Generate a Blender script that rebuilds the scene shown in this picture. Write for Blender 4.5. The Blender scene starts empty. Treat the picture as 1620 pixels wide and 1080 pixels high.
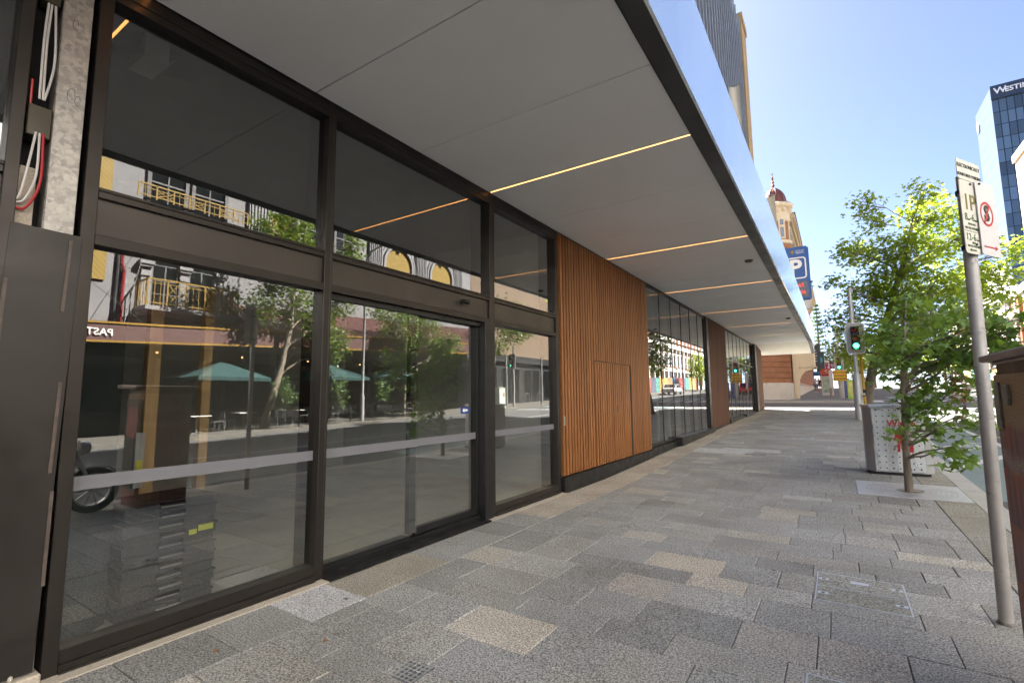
import bpy, bmesh, math, random
from mathutils import Vector, Matrix
random.seed(11)
S = bpy.context.scene
COL = S.collection
V = Vector
rad = math.radians

def G(y):
    """height of the pavement along the street: level near the doors, then a steady rise"""
    if y < 8.5: return 0.0
    return 0.0255 * (min(y, 110.0) - 8.5)

# ------------------------------------------------------------------ materials
def nt_new(name):
    m = bpy.data.materials.new(name); m.use_nodes = True
    nt = m.node_tree
    p = nt.nodes['Principled BSDF']
    return m, nt, p

def N(nt, t, **kw):
    n = nt.nodes.new(t)
    for k, v in kw.items():
        setattr(n, k, v)
    return n

def mixc(nt, fac, a, b, blend='MIX'):
    n = N(nt, 'ShaderNodeMix', data_type='RGBA', blend_type=blend)
    for sock, v in ((0, fac), (6, a), (7, b)):
        if hasattr(v, 'links') or isinstance(v, bpy.types.NodeSocket):
            nt.links.new(v, n.inputs[sock])
        elif isinstance(v, (int, float)):
            n.inputs[sock].default_value = v
        else:
            n.inputs[sock].default_value = (v[0], v[1], v[2], 1)
    return n.outputs[2]

def ramp(nt, src, a, b):
    r = N(nt, 'ShaderNodeMapRange'); r.inputs[1].default_value = a; r.inputs[2].default_value = b
    nt.links.new(src, r.inputs[0])
    return r.outputs[0]

def coords(nt, scale=(1, 1, 1)):
    tc = N(nt, 'ShaderNodeTexCoord')
    mp = N(nt, 'ShaderNodeMapping'); mp.inputs[3].default_value = scale
    nt.links.new(tc.outputs['Object'], mp.inputs[0])
    return mp.outputs[0]

def noise(nt, vec, scale, detail=4, rough=.55):
    n = N(nt, 'ShaderNodeTexNoise'); n.inputs['Scale'].default_value = scale
    n.inputs['Detail'].default_value = detail; n.inputs['Roughness'].default_value = rough
    nt.links.new(vec, n.inputs['Vector'])
    return n.outputs['Fac']

def bump(nt, p, h, strength, dist=.01):
    b = N(nt, 'ShaderNodeBump'); b.inputs['Strength'].default_value = strength; b.inputs['Distance'].default_value = dist
    nt.links.new(h, b.inputs['Height']); nt.links.new(b.outputs[0], p.inputs['Normal'])

def mat(name, col, rough=.6, metal=0.0, var=.12, scale=3.0, fine=0.0, fscale=90, bmp=0.0, bscale=40, stretch=(1, 1, 1), spec=.5, dirt=None, rvar=.12):
    m, nt, p = nt_new(name)
    p.inputs['Roughness'].default_value = rough; p.inputs['Metallic'].default_value = metal
    p.inputs['Specular IOR Level'].default_value = spec
    vec = coords(nt, stretch)
    f = noise(nt, vec, scale)
    c = mixc(nt, ramp(nt, f, .3, .7), [x * (1 - var) for x in col], [min(1, x * (1 + var)) for x in col])
    if fine:
        g = noise(nt, vec, fscale, 2)
        c = mixc(nt, ramp(nt, g, .35, .65), c, [x * (1 - fine) for x in col])
    if dirt:
        d = noise(nt, vec, scale * 2.7, 6, .7)
        c = mixc(nt, ramp(nt, d, .58, .8), c, dirt)
    nt.links.new(c, p.inputs['Base Color'])
    if rvar:
        r = N(nt, 'ShaderNodeMapRange'); r.inputs[1].default_value = .3; r.inputs[2].default_value = .7
        r.inputs[3].default_value = max(.02, rough - rvar); r.inputs[4].default_value = min(1, rough + rvar)
        nt.links.new(noise(nt, vec, scale * 1.7), r.inputs[0]); nt.links.new(r.outputs[0], p.inputs['Roughness'])
    if bmp:
        bump(nt, p, noise(nt, vec, bscale, 3), bmp)
    return m

def mat_emit(name, col, strength):
    m, nt, p = nt_new(name)
    p.inputs['Base Color'].default_value = (*[min(1, c) for c in col], 1)
    p.inputs['Emission Color'].default_value = (*col, 1); p.inputs['Emission Strength'].default_value = strength
    p.inputs['Roughness'].default_value = .4
    return m

def mat_glass(name, f0=.14, tint=(.45, .48, .46), wav=.02, wscale=1.3):
    """coated shop glass: mirror layer by view angle (Schlick) over a tinted clear layer"""
    m = bpy.data.materials.new(name); m.use_nodes = True
    nt = m.node_tree; nt.nodes.clear()
    out = N(nt, 'ShaderNodeOutputMaterial'); mix = N(nt, 'ShaderNodeMixShader')
    tr = N(nt, 'ShaderNodeBsdfTransparent'); gl = N(nt, 'ShaderNodeBsdfGlossy')
    tr.inputs[0].default_value = (*tint, 1); gl.inputs['Roughness'].default_value = 0.0
    gl.inputs['Color'].default_value = (.96, .97, .96, 1)
    geo = N(nt, 'ShaderNodeNewGeometry')
    dot = N(nt, 'ShaderNodeVectorMath', operation='DOT_PRODUCT')
    nt.links.new(geo.outputs['Incoming'], dot.inputs[0]); nt.links.new(geo.outputs['Normal'], dot.inputs[1])
    def M(op, a, b=None):
        n = N(nt, 'ShaderNodeMath', operation=op)
        for i, v in enumerate((a, b)):
            if v is None: continue
            if isinstance(v, (int, float)): n.inputs[i].default_value = v
            else: nt.links.new(v, n.inputs[i])
        return n.outputs[0]
    k = M('POWER', M('SUBTRACT', 1.0, M('ABSOLUTE', dot.outputs['Value'])), 4.0)
    fac = M('ADD', f0, M('MULTIPLY', k, 1 - f0))
    nt.links.new(fac, mix.inputs[0])
    if wav:
        vec = coords(nt)
        b = N(nt, 'ShaderNodeBump'); b.inputs['Strength'].default_value = wav; b.inputs['Distance'].default_value = .02
        nt.links.new(noise(nt, vec, wscale, 1), b.inputs['Height']); nt.links.new(b.outputs[0], gl.inputs['Normal'])
    nt.links.new(tr.outputs[0], mix.inputs[1]); nt.links.new(gl.outputs[0], mix.inputs[2])
    nt.links.new(mix.outputs[0], out.inputs[0])
    return m

def mat_clear(name):
    m = bpy.data.materials.new(name); m.use_nodes = True
    nt = m.node_tree; nt.nodes.clear()
    out = N(nt, 'ShaderNodeOutputMaterial'); tr = N(nt, 'ShaderNodeBsdfTransparent')
    tr.inputs[0].default_value = (.97, .98, .97, 1)
    nt.links.new(tr.outputs[0], out.inputs[0])
    return m

def mat_leaf(name, lo, hi, trans=.35, tcol=(.30, .42, .03)):
    m, nt, p = nt_new(name)
    geo = N(nt, 'ShaderNodeNewGeometry')
    c = mixc(nt, geo.outputs['Random Per Island'], lo, hi)
    vec = coords(nt)
    c2 = mixc(nt, ramp(nt, noise(nt, vec, 1.2), .35, .65), c, mixc(nt, .5, c, hi))
    nt.links.new(c2, p.inputs['Base Color']); p.inputs['Roughness'].default_value = .42
    tl = N(nt, 'ShaderNodeBsdfTranslucent'); tl.inputs[0].default_value = (*tcol, 1)
    mx = N(nt, 'ShaderNodeMixShader'); mx.inputs[0].default_value = trans
    out = nt.nodes['Material Output']
    nt.links.new(p.outputs[0], mx.inputs[1]); nt.links.new(tl.outputs[0], mx.inputs[2]); nt.links.new(mx.outputs[0], out.inputs[0])
    return m

def mat_brick(name, c1, c2, mortar, bw=.23, bh=.086, plane='yz', var=.25):
    m, nt, p = nt_new(name)
    tc = N(nt, 'ShaderNodeTexCoord'); sep = N(nt, 'ShaderNodeSeparateXYZ'); cmb = N(nt, 'ShaderNodeCombineXYZ')
    nt.links.new(tc.outputs['Object'], sep.inputs[0])
    ad = N(nt, 'ShaderNodeMath', operation='ADD'); nt.links.new(sep.outputs[0], ad.inputs[0]); nt.links.new(sep.outputs[1], ad.inputs[1])
    nt.links.new(ad.outputs[0], cmb.inputs[0]); nt.links.new(sep.outputs[2], cmb.inputs[1])
    b = N(nt, 'ShaderNodeTexBrick'); nt.links.new(cmb.outputs[0], b.inputs['Vector'])
    b.inputs['Color1'].default_value = (*c1, 1); b.inputs['Color2'].default_value = (*c2, 1); b.inputs['Mortar'].default_value = (*mortar, 1)
    b.inputs['Scale'].default_value = 1; b.inputs['Brick Width'].default_value = bw; b.inputs['Row Height'].default_value = bh
    b.inputs['Mortar Size'].default_value = .008; b.inputs['Bias'].default_value = 0
    vec = coords(nt)
    c = mixc(nt, ramp(nt, noise(nt, vec, 1.3), .3, .7), b.outputs['Color'], [x * (1 - var) for x in c1])
    nt.links.new(c, p.inputs['Base Color']); p.inputs['Roughness'].default_value = .85
    return m

# ------------------------------------------------------------------ mesh builder
class MB:
    def __init__(s): s.v = []; s.f = []; s.m = []; s.mi = 0; s.col = None; s.cols = []
    def _add(s, vs, fs):
        b = len(s.v); s.v += [tuple(q) for q in vs]
        for f in fs:
            s.f.append(tuple(b + i for i in f)); s.m.append(s.mi); s.cols.append(s.col)
        return s
    def mat(s, i): s.mi = i; return s
    def box(s, x0, x1, y0, y1, z0, z1):
        x0, x1 = min(x0, x1), max(x0, x1); y0, y1 = min(y0, y1), max(y0, y1); z0, z1 = min(z0, z1), max(z0, z1)
        vs = [(x0, y0, z0), (x1, y0, z0), (x1, y1, z0), (x0, y1, z0), (x0, y0, z1), (x1, y0, z1), (x1, y1, z1), (x0, y1, z1)]
        return s._add(vs, [(3, 2, 1, 0), (4, 5, 6, 7), (0, 1, 5, 4), (1, 2, 6, 5), (2, 3, 7, 6), (3, 0, 4, 7)])
    def obox(s, c, h, R):
        c = V(c); vs = []
        for dz in (-1, 1):
            for dx, dy in ((-1, -1), (1, -1), (1, 1), (-1, 1)):
                vs.append(c + R @ V((dx * h[0], dy * h[1], dz * h[2])))
        return s._add(vs, [(3, 2, 1, 0), (4, 5, 6, 7), (0, 1, 5, 4), (1, 2, 6, 5), (2, 3, 7, 6), (3, 0, 4, 7)])
    def bar(s, a, b, w, h=None, up=(0, 0, 1)):
        """square bar from a to b"""
        a, b = V(a), V(b); h = h or w; d = b - a; L = d.length
        if L < 1e-6: return s
        d.normalize(); u = V(up)
        if abs(d.dot(u)) > .98: u = V((1, 0, 0))
        r = d.cross(u).normalized(); u = r.cross(d)
        R = Matrix((r, d, u)).transposed()
        return s.obox((a + b) / 2, (w / 2, L / 2, h / 2), R)
    def tube(s, pts, rs, n=8, cap=True):
        pts = [V(p) for p in pts]
        if isinstance(rs, (int, float)): rs = [rs] * len(pts)
        rings = []; ref = None
        for i, p in enumerate(pts):
            t = (pts[min(i + 1, len(pts) - 1)] - pts[max(i - 1, 0)])
            if t.length < 1e-9: t = V((0, 0, 1))
            t.normalize()
            if ref is None:
                ref = V((1, 0, 0)) if abs(t.x) < .9 else V((0, 1, 0))
            ref = (ref - t * ref.dot(t))
            if ref.length < 1e-6: ref = t.orthogonal()
            ref.normalize(); bi = t.cross(ref)
            rings.append([p + (ref * math.cos(2 * math.pi * k / n) + bi * math.sin(2 * math.pi * k / n)) * rs[i] for k in range(n)])
        vs = [q for r in rings for q in r]; fs = []
        for i in range(len(rings) - 1):
            for k in range(n):
                k2 = (k + 1) % n
                fs.append((i * n + k, i * n + k2, (i + 1) * n + k2, (i + 1) * n + k))
        if cap:
            fs.append(tuple(range(n - 1, -1, -1))); o = (len(rings) - 1) * n; fs.append(tuple(o + k for k in range(n)))
        return s._add(vs, fs)
    def cyl(s, a, b, r0, r1=None, n=16): return s.tube([a, b], [r0, r0 if r1 is None else r1], n)
    def lathe(s, c, prof, n=24, axis='z', a0=0, a1=None):
        c = V(c); vs = []; fs = []; full = a1 is None; a1 = 2 * math.pi if full else a1
        m = n if full else n + 1
        for r, z in prof:
            for k in range(m):
                a = a0 + (a1 - a0) * k / n
                q = V((r * math.cos(a), r * math.sin(a), z))
                if axis == 'x': q = V((q.z, q.x, q.y))
                if axis == 'y': q = V((q.x, q.z, q.y))
                vs.append(c + q)
        for i in range(len(prof) - 1):
            for k in range(n):
                k2 = (k + 1) % m
                fs.append((i * m + k, i * m + k2, (i + 1) * m + k2, (i + 1) * m + k))
        return s._add(vs, fs)
    def prism(s, poly, ext):
        """flat outline (list of 3-D points) pushed along ext"""
        poly = [V(p) for p in poly]; e = V(ext); n = len(poly)
        vs = poly + [p + e for p in poly]
        fs = [tuple(range(n - 1, -1, -1)), tuple(range(n, 2 * n))] + [(i, (i + 1) % n, n + (i + 1) % n, n + i) for i in range(n)]
        return s._add(vs, fs)
    def quad(s, *p): return s._add(p, [tuple(range(len(p)))])
    def text(s, body, o, right, up, size, depth=.002, align='CENTER', bold=0.0):
        cu = bpy.data.curves.new('lettering', 'FONT'); cu.body = body; cu.size = size; cu.align_x = align; cu.align_y = 'CENTER'
        cu.extrude = depth / 2; cu.offset = bold * size; cu.resolution_u = 3
        ob = bpy.data.objects.new('lettering', cu); COL.objects.link(ob)
        bpy.context.view_layer.update()
        me = bpy.data.meshes.new_from_object(ob.evaluated_get(bpy.context.evaluated_depsgraph_get()))
        o, r, u = V(o), V(right).normalized(), V(up).normalized(); n = r.cross(u)
        s._add([o + r * v.co.x + u * v.co.y + n * v.co.z for v in me.vertices], [tuple(p.vertices) for p in me.polygons])
        bpy.data.objects.remove(ob); bpy.data.meshes.remove(me); bpy.data.curves.remove(cu)
        return s
    def mesh(s, name, mats, off=(0, 0, 0), smooth=False, bevel=0, seg=1):
        me = bpy.data.meshes.new(name); o = V(off)
        me.from_pydata([V(q) - o for q in s.v], [], s.f)
        mats = mats if isinstance(mats, (list, tuple)) else [mats]
        for m in mats: me.materials.append(m)
        me.polygons.foreach_set('material_index', s.m)
        if any(c is not None for c in s.cols):
            at = me.color_attributes.new('tone', 'FLOAT_COLOR', 'CORNER'); buf = []
            for p, c in zip(me.polygons, s.cols):
                c = c or (1, 1, 1)
                buf += [c[0], c[1], c[2], 1] * p.loop_total
            at.data.foreach_set('color', buf)
        if bevel:
            bm = bmesh.new(); bm.from_mesh(me)
            es = [e for e in bm.edges if len(e.link_faces) == 2 and e.calc_face_angle(0) > .6]
            bmesh.ops.bevel(bm, geom=es, offset=bevel, segments=seg, affect='EDGES', clamp_overlap=True)
            bm.to_mesh(me); bm.free()
        me.update()
        if smooth:
            me.shade_smooth(); me.set_sharp_from_angle(angle=rad(40))
        return me

ROOT = {}
def tag(o, label=None, cat=None, group=None, kind=None):
    if label: o['label'] = label
    if cat: o['category'] = cat
    if group: o['group'] = group
    if kind: o['kind'] = kind
    return o

def thing(name, label, cat, loc, group=None, kind=None):
    o = bpy.data.objects.new(name, None); COL.objects.link(o); o.location = loc
    o.empty_display_size = .2
    ROOT[o.name] = V(loc)
    return tag(o, label, cat, group, kind)

def part(name, mb, mats, parent, label=None, kind=None, **kw):
    off = ROOT[parent.name]
    o = bpy.data.objects.new(name, mb.mesh(name, mats, off, **kw)); COL.objects.link(o); o.parent = parent
    ROOT[o.name] = off
    return tag(o, label, None, None, kind)

def each(name, fns, mats, parent, **kw):
    """one part object per builder"""
    out = []
    for f in fns:
        m = MB(); f(m); out.append(part(name, m, mats, parent, **kw))
    return out

def single(name, mb, mats, label, cat, loc, group=None, kind=None, **kw):
    o = bpy.data.objects.new(name, mb.mesh(name, mats, loc, **kw)); COL.objects.link(o); o.location = loc
    ROOT[o.name] = V(loc)
    return tag(o, label, cat, group, kind)

def struct(name, mb, mats, loc=(0, 0, 0), **kw):
    return single(name, mb, mats, None, None, loc, None, 'structure', **kw)

def dup(src, loc, rz=0.0, label=None):
    r = src.copy(); COL.objects.link(r); r.location = loc; r.rotation_euler = (0, 0, rz)
    if label: r['label'] = label
    for ch in src.children:
        c = ch.copy(); COL.objects.link(c); c.parent = r
        for g in ch.children:
            d = g.copy(); COL.objects.link(d); d.parent = c
    return r

# ------------------------------------------------------------------ camera, sun, sky
cam = bpy.data.cameras.new('camera'); co = bpy.data.objects.new('camera', cam); COL.objects.link(co)
r_, u_, f_ = V((.83509, .55003, -.0094)), V((.0682, -.08655, .99391)), V((-.54587, .83064, .10979))
co.matrix_world = Matrix(((r_.x, u_.x, -f_.x, 0), (r_.y, u_.y, -f_.y, 0), (r_.z, u_.z, -f_.z, 1.5), (0, 0, 0, 1)))
cam.sensor_width = 36; cam.lens = 17.251; cam.clip_end = 5000; cam.clip_start = .05
S.camera = co
SUN = V((-1, .72, 1.40)).normalized()
sl = bpy.data.lights.new('sun', 'SUN'); sl.energy = 5.0; sl.angle = rad(.53); sl.color = (1, .95, .88)
so = bpy.data.objects.new('sun', sl); COL.objects.link(so); so.rotation_euler = SUN.to_track_quat('Z', 'Y').to_euler(); so.location = (-40, 30, 60)
W = bpy.data.worlds.new('World'); S.world = W; W.use_nodes = True
wn = W.node_tree; bg = wn.nodes['Background']
sky = wn.nodes.new('ShaderNodeTexSky'); sky.sky_type = 'NISHITA'; sky.sun_disc = False
sky.sun_elevation = math.asin(SUN.z); sky.sun_rotation = math.atan2(SUN.x, SUN.y)
sky.air_density = .42; sky.dust_density = 1.0; sky.ozone_density = .7; sky.altitude = 20
wn.links.new(sky.outputs[0], bg.inputs[0]); bg.inputs[1].default_value = .05
S.view_settings.view_transform = 'Standard'; S.view_settings.look = 'None'; S.view_settings.exposure = 3.13; S.view_settings.gamma = 1
S.render.engine = 'CYCLES'
S.cycles.max_bounces = 10; S.cycles.transparent_max_bounces = 16; S.cycles.glossy_bounces = 5; S.cycles.diffuse_bounces = 5
S.cycles.caustics_reflective = False; S.cycles.caustics_refractive = False
S.cycles.use_denoising = True
S.cycles.sample_clamp_indirect = 8

# shared materials
BRONZE = mat('bronze_frame', (.034, .029, .025), .38, .55, var=.10, scale=2, rvar=.08)
BRONZE2 = mat('bronze_panel', (.060, .052, .044), .42, .4, var=.10, scale=2)
BLACK = mat('black_metal', (.012, .012, .012), .45, .2, scale=3)
DARK = mat('dark_void', (.015, .015, .015), .9)
STEEL = mat('brushed_steel', (.55, .55, .54), .32, 1.0, var=.08, scale=5, stretch=(1, 1, .1))
GREYP = mat('grey_painted_pole', (.46, .455, .45), .45, .3, var=.10, scale=6, dirt=(.2, .19, .17))
WHITEP = mat('white_paint', (.74, .74, .72), .5, var=.05)
RUBBER = mat('rubber', (.02, .02, .02), .8)
GLASS = mat_glass('shop_glass', .235, (.84, .86, .84), .035, 1.1)
GLASS2 = mat_glass('far_shop_glass', .22, (.45, .48, .47), .03, .8)
CLEAR = mat_clear('clear_back_face')
# ================================================================== ground, road, pavements
def mat_paver(name, speck=.62, rough=.75):
    m, nt, p = nt_new(name)
    at = N(nt, 'ShaderNodeVertexColor', layer_name='tone')
    vec = coords(nt)
    g = noise(nt, vec, 78, 2, .75)
    c = mixc(nt, ramp(nt, g, .40, .62), mixc(nt, 1, at.outputs[0], (1 - speck,) * 3, 'MULTIPLY'), mixc(nt, 1, at.outputs[0], (1.25,) * 3, 'MULTIPLY'))
    h = noise(nt, vec, 150, 1, .5)
    c = mixc(nt, ramp(nt, h, .60, .68), c, mixc(nt, 1, at.outputs[0], (1.9, 1.85, 1.7), 'MULTIPLY'))
    d = noise(nt, vec, .9, 6, .65)
    c = mixc(nt, ramp(nt, d, .42, .72), c, mixc(nt, 1, c, (.72, .70, .66), 'MULTIPLY'))
    d2 = noise(nt, vec, 5, 5, .7)
    c = mixc(nt, ramp(nt, d2, .62, .8), c, mixc(nt, 1, c, (.7, .68, .64), 'MULTIPLY'))
    # old gum spots
    vo = N(nt, 'ShaderNodeTexVoronoi', feature='F1'); vo.inputs['Scale'].default_value = 2.3
    wob = N(nt, 'ShaderNodeVectorMath', operation='ADD'); nz = N(nt, 'ShaderNodeTexNoise'); nz.inputs['Scale'].default_value = 14
    nt.links.new(vec, nz.inputs['Vector']); sc = N(nt, 'ShaderNodeVectorMath', operation='SCALE'); sc.inputs['Scale'].default_value = .05
    nt.links.new(nz.outputs['Color'], sc.inputs[0]); nt.links.new(vec, wob.inputs[0]); nt.links.new(sc.outputs[0], wob.inputs[1])
    nt.links.new(wob.outputs[0], vo.inputs['Vector'])
    spot = ramp(nt, vo.outputs['Distance'], .052, .035)
    sx = N(nt, 'ShaderNodeSeparateColor'); nt.links.new(vo.outputs['Color'], sx.inputs[0])
    gate = N(nt, 'ShaderNodeMath', operation='GREATER_THAN'); nt.links.new(sx.outputs[0], gate.inputs[0]); gate.inputs[1].default_value = .45
    mu = N(nt, 'ShaderNodeMath', operation='MULTIPLY'); nt.links.new(spot, mu.inputs[0]); nt.links.new(gate.outputs[0], mu.inputs[1])
    mu2 = N(nt, 'ShaderNodeMath', operation='MULTIPLY'); nt.links.new(mu.outputs[0], mu2.inputs[0]); mu2.inputs[1].default_value = .75
    c = mixc(nt, mu2.outputs[0], c, (.035, .034, .032))
    nt.links.new(c, p.inputs['Base Color']); p.inputs['Roughness'].default_value = rough
    p.inputs['Specular IOR Level'].default_value = .2
    bump(nt, p, g, .25, .004)
    return m

PAVER = mat_paver('aggregate_paver')
JOINT = mat('sand_joint', (.24, .225, .20), .95, scale=8, fine=.4)
ASPHALT = mat('asphalt', (.10, .10, .10), .85, var=.15, scale=.5, fine=.45, fscale=160, bmp=.2, bscale=200)
KERB = mat('kerb_granite', (.50, .48, .44), .75, var=.12, scale=2, fine=.35, fscale=150, dirt=(.25, .23, .20))
LINE = mat('road_line', (.55, .55, .54), .6, var=.08, scale=3, dirt=(.4, .4, .39))
GREEN = mat('green_lane', (.20, .255, .25), .8, var=.1, scale=2, fine=.2)
YELLOWP = mat('yellow_tactile', (.60, .42, .05), .7, var=.15)

def slab(mb, x0, x1, y0, y1, z0, z1, gap, col):
    """one paver: chamfered top on a short skirt, following the slope of the street"""
    g = gap / 2; c = .004; mb.col = col
    a = [(x0 + g, y0 + g), (x1 - g, y0 + g), (x1 - g, y1 - g), (x0 + g, y1 - g)]
    b = [(x0 + g + c, y0 + g + c), (x1 - g - c, y0 + g + c), (x1 - g - c, y1 - g - c), (x0 + g + c, y1 - g - c)]
    jz = random.uniform(-.0015, .0015); tl = random.uniform(-.002, .002)
    vs = [(x, y, G(y) - .02) for x, y in a] + [(x, y, G(y) - .003 + jz) for x, y in a] + [(x, y, G(y) + .0015 + jz + tl * (1 if i in (1, 2) else -1)) for i, (x, y) in enumerate(b)]
    mb._add(vs, [(8, 9, 10, 11)] + [(4 + i, 4 + (i + 1) % 4, 8 + (i + 1) % 4, 8 + i) for i in range(4)] + [(i, (i + 1) % 4, 4 + (i + 1) % 4, 4 + i) for i in range(4)])

LIGHT = [(-1.96, -1.54, 2.55, 2.97, (.56, .52, .46)), (-1.2, -.78, 4.0, 4.45, (.56, .52, .46)), (-1.72, -1.28, 4.45, 4.95, (.54, .49, .42)),
         (-1.62, -1.2, 3.85, 4.2, (.46, .43, .39)), (-3.0, -1.9, 12.7, 13.3, (.58, .59, .60)), (-2.4, -1.2, 13.2, 13.7, (.58, .59, .60)),
         (-.95, -.55, 2.2, 2.7, (.52, .50, .47)), (-.4, .1, 3.2, 3.6, (.42, .40, .37))]
BOXES = []   # pavement fittings replace the pavers there
def tone():
    k = random.random()
    b = random.uniform(.335, .395)
    if k < .05: return (b * 1.32, b * 1.26, b * 1.13)
    if k < .10: return (b * 1.28, b * 1.27, b * 1.22)
    if k < .32: return (b * 1.05, b * 1.03, b * .97)
    if k < .45: return (b * .88, b * .88, b * .86)
    return (b, b * 1.005, b * .985)

def rows(mb, xa, xb, ya, yb, depths, lens, gap=.006, far=1.0):
    y = ya
    while y < yb - .05:
        d = random.choice(depths) * far
        y1 = min(y + d, yb); x = xa - random.uniform(0, .5) * far
        while x < xb:
            L = random.choice(lens) * far; x1 = min(x + L, xb); x0 = max(x, xa)
            if xb - x1 < .12: x1 = xb
            if x1 - x0 > .05:
                cx, cy = (x0 + x1) / 2, (y + y1) / 2
                col = tone()
                for lx0, lx1, ly0, ly1, c in LIGHT:
                    if lx0 - .05 < cx < lx1 + .05 and ly0 - .05 < cy < ly1 + .05: col = c
                slab(mb, x0, x1, y, y1, 0, 0, gap, col)
            x = x1 if x1 == xb else x + L
        y = y1

def sheet(mb, x0, x1, ys, off):
    for a, b in zip(ys[:-1], ys[1:]):
        mb.quad((x0, a, G(a) + off), (x1, a, G(a) + off), (x1, b, G(b) + off), (x0, b, G(b) + off))

YS = [-60, 8.5, 20, 33.4]
g = MB(); sheet(g, -1500, 1500, [-1500, 8.5, 110, 3000], -.45)
struct('ground', g, mat('bare_ground', (.12, .11, .10), .95, scale=.2, fine=.3))
g = MB(); sheet(g, 1.70, 13.15, YS, -.13); sheet(g, -150, 150, [33.4, 43.2], -.13); sheet(g, 1.59, 13.15, [43.2, 60], -.13); sheet(g, .8, 13.15, [60, 110, 400], -.13)
struct('road', g, ASPHALT)
# near footpath: a bed, then every paver
g = MB(); sheet(g, -3.67, 1.45, [-12, 8.5, 20, 33.1], -.012)
struct('pavement_bed', g, JOINT)
g = MB()
y = -3.0
while y < 31.5:                                   # border course along the shopfront
    L = .47; k = random.random()
    col = (.48, .435, .37) if y > 5.4 else ((.60, .60, .62) if 1.75 < y < 2.65 or 6.9 < y < 7.3 else tone())
    if y > 5.4 and 6.9 < y < 7.3: col = (.60, .60, .62)
    elif 2.6 < y < 3.15: col = (.40, .375, .32)
    slab(g, -3.57, -3.06, y, y + L, 0, 0, .006, tuple((lambda q: [c * q for c in col])(random.uniform(.92, 1.06)))); y += L
rows(g, -3.06, 1.02, -3.0, 33.1, [.43, .43, .28, .28, .43, .30], [.43, .43, .43, .62, .62], .005)
y = -3.0
while y < 33:
    slab(g, 1.02, 1.45, y, y + .85, 0, 0, .008, tuple(c * .95 for c in (.36, .345, .30))); y += .85
struct('footpath', g, PAVER)
g = MB(); y = -30.0
while y < 33.0:
    y1 = min(y + 1.2, 33.1)
    vs = []
    for yy in (y + .003, y1 - .003):
        vs += [(1.452, yy, G(yy) - .2), (1.452, yy, G(yy) + .002), (1.70, yy, G(yy) + .002), (1.735, yy, G(yy) - .03), (1.745, yy, G(yy) - .2)]
    g._add(vs, [(i, i + 1, i + 6, i + 5) for i in range(4)] + [(0, 4, 3, 2, 1), (5, 6, 7, 8, 9)]); y = y1
g.box(-3.5, 1.74, 33.1, 33.4, G(33) - .3, G(33.2) + .004)
g.box(-40, -3.5, 33.1, 33.4, G(33) - .3, G(33.2) + .004)
struct('kerb', g, KERB)
g = MB(); g.col = None
g.box(-2.7, -1.25, 32.2, 32.75, G(32) - .05, G(32.4) + .012)
struct('tactile_strip', g, YELLOWP)
# beyond the side street
g = MB(); sheet(g, -3.2, 1.3, [43.5, 60], 0.0); sheet(g, -3.2, .7, [60, 110, 400], 0.0); sheet(g, -60, -3.2, [43.5, 46.0], 0.0)
FARP = mat('far_paving', (.22, .22, .22), .8, var=.15, scale=1.2, fine=.25, fscale=30)
struct('far_footpath', g, FARP)
g = MB(); g.box(-60, 1.5, 43.2, 43.5, .5, G(43.3) + .004)
vs = []
for yy in (43.5, 60): vs += [(1.3, yy, G(yy) - .2), (1.3, yy, G(yy) + .003), (1.58, yy, G(yy) + .003), (1.6, yy, G(yy) - .2)]
g._add(vs, [(i, i + 1, i + 5, i + 4) for i in range(3)] + [(0, 3, 2, 1), (4, 5, 6, 7)])
vs = []
for yy in (60, 110): vs += [(.7, yy, G(yy) - .2), (.7, yy, G(yy) + .003), (.9, yy, G(yy) + .003), (.91, yy, G(yy) - .2)]
g._add(vs, [(i, i + 1, i + 5, i + 4) for i in range(3)] + [(0, 3, 2, 1), (4, 5, 6, 7)])
struct('far_kerb', g, KERB)
# opposite footpath
OPP = mat('opposite_paving', (.115, .105, .09), .8, var=.15, scale=1.5, fine=.25, fscale=40)
g = MB(); sheet(g, 13.42, 18.0, [-60, 8.5, 33.4], 0.0); sheet(g, 13.42, 18.0, [33.4, 52], 0.0); sheet(g, 13.42, 18.0, [62, 110, 300], 0.0)
struct('opposite_footpath', g, OPP)
g = MB()
for a, b in ((-60, 8.5), (8.5, 52), (62, 110)):
    vs = []
    for yy in (a, b): vs += [(13.15, yy, G(yy) - .2), (13.16, yy, G(yy) + .003), (13.42, yy, G(yy) + .003), (13.42, yy, G(yy) - .2)]
    g._add(vs, [(i, i + 1, i + 5, i + 4) for i in range(3)] + [(0, 3, 2, 1), (4, 5, 6, 7)])
struct('opposite_kerb', g, mat('dark_kerb', (.15, .14, .12), .8, fine=.3))  # kerb colour lowered to tone down the sunlit strip in the glass
# markings
def rline(mb, x0, x1, ya, yb, off=-.126):
    ys = [ya] + [q for q in (8.5,) if ya < q < yb] + [yb]
    sheet(mb, x0, x1, ys, off)
g = MB(); rline(g, 7.25, 7.37, -40, 31); rline(g, 4.0, 4.1, -40, 9.5)
rline(g, 3.35, 3.5, 12, 31, -.122); rline(g, 1.95, 2.1, 14, 31, -.122)
for yy in (13.2,): g.prism([(2.0, yy, G(yy) - .121), (3.4, yy + 2.6, G(yy + 2.6) - .121), (3.4, yy + 3.0, G(yy + 3) - .121), (2.0, yy + .5, G(yy + .5) - .121)], (0, 0, .001))
rline(g, 1.9, 12.9, 31.4, 31.9, -.122)
for k in range(9):
    rline(g, 2.2 + k * 1.2, 2.85 + k * 1.2, 44.6, 47.4, -.122)
rline(g, 1.8, 12.9, 48.4, 48.8, -.122)
rline(g, 7.25, 7.37, 50, 110)
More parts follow.
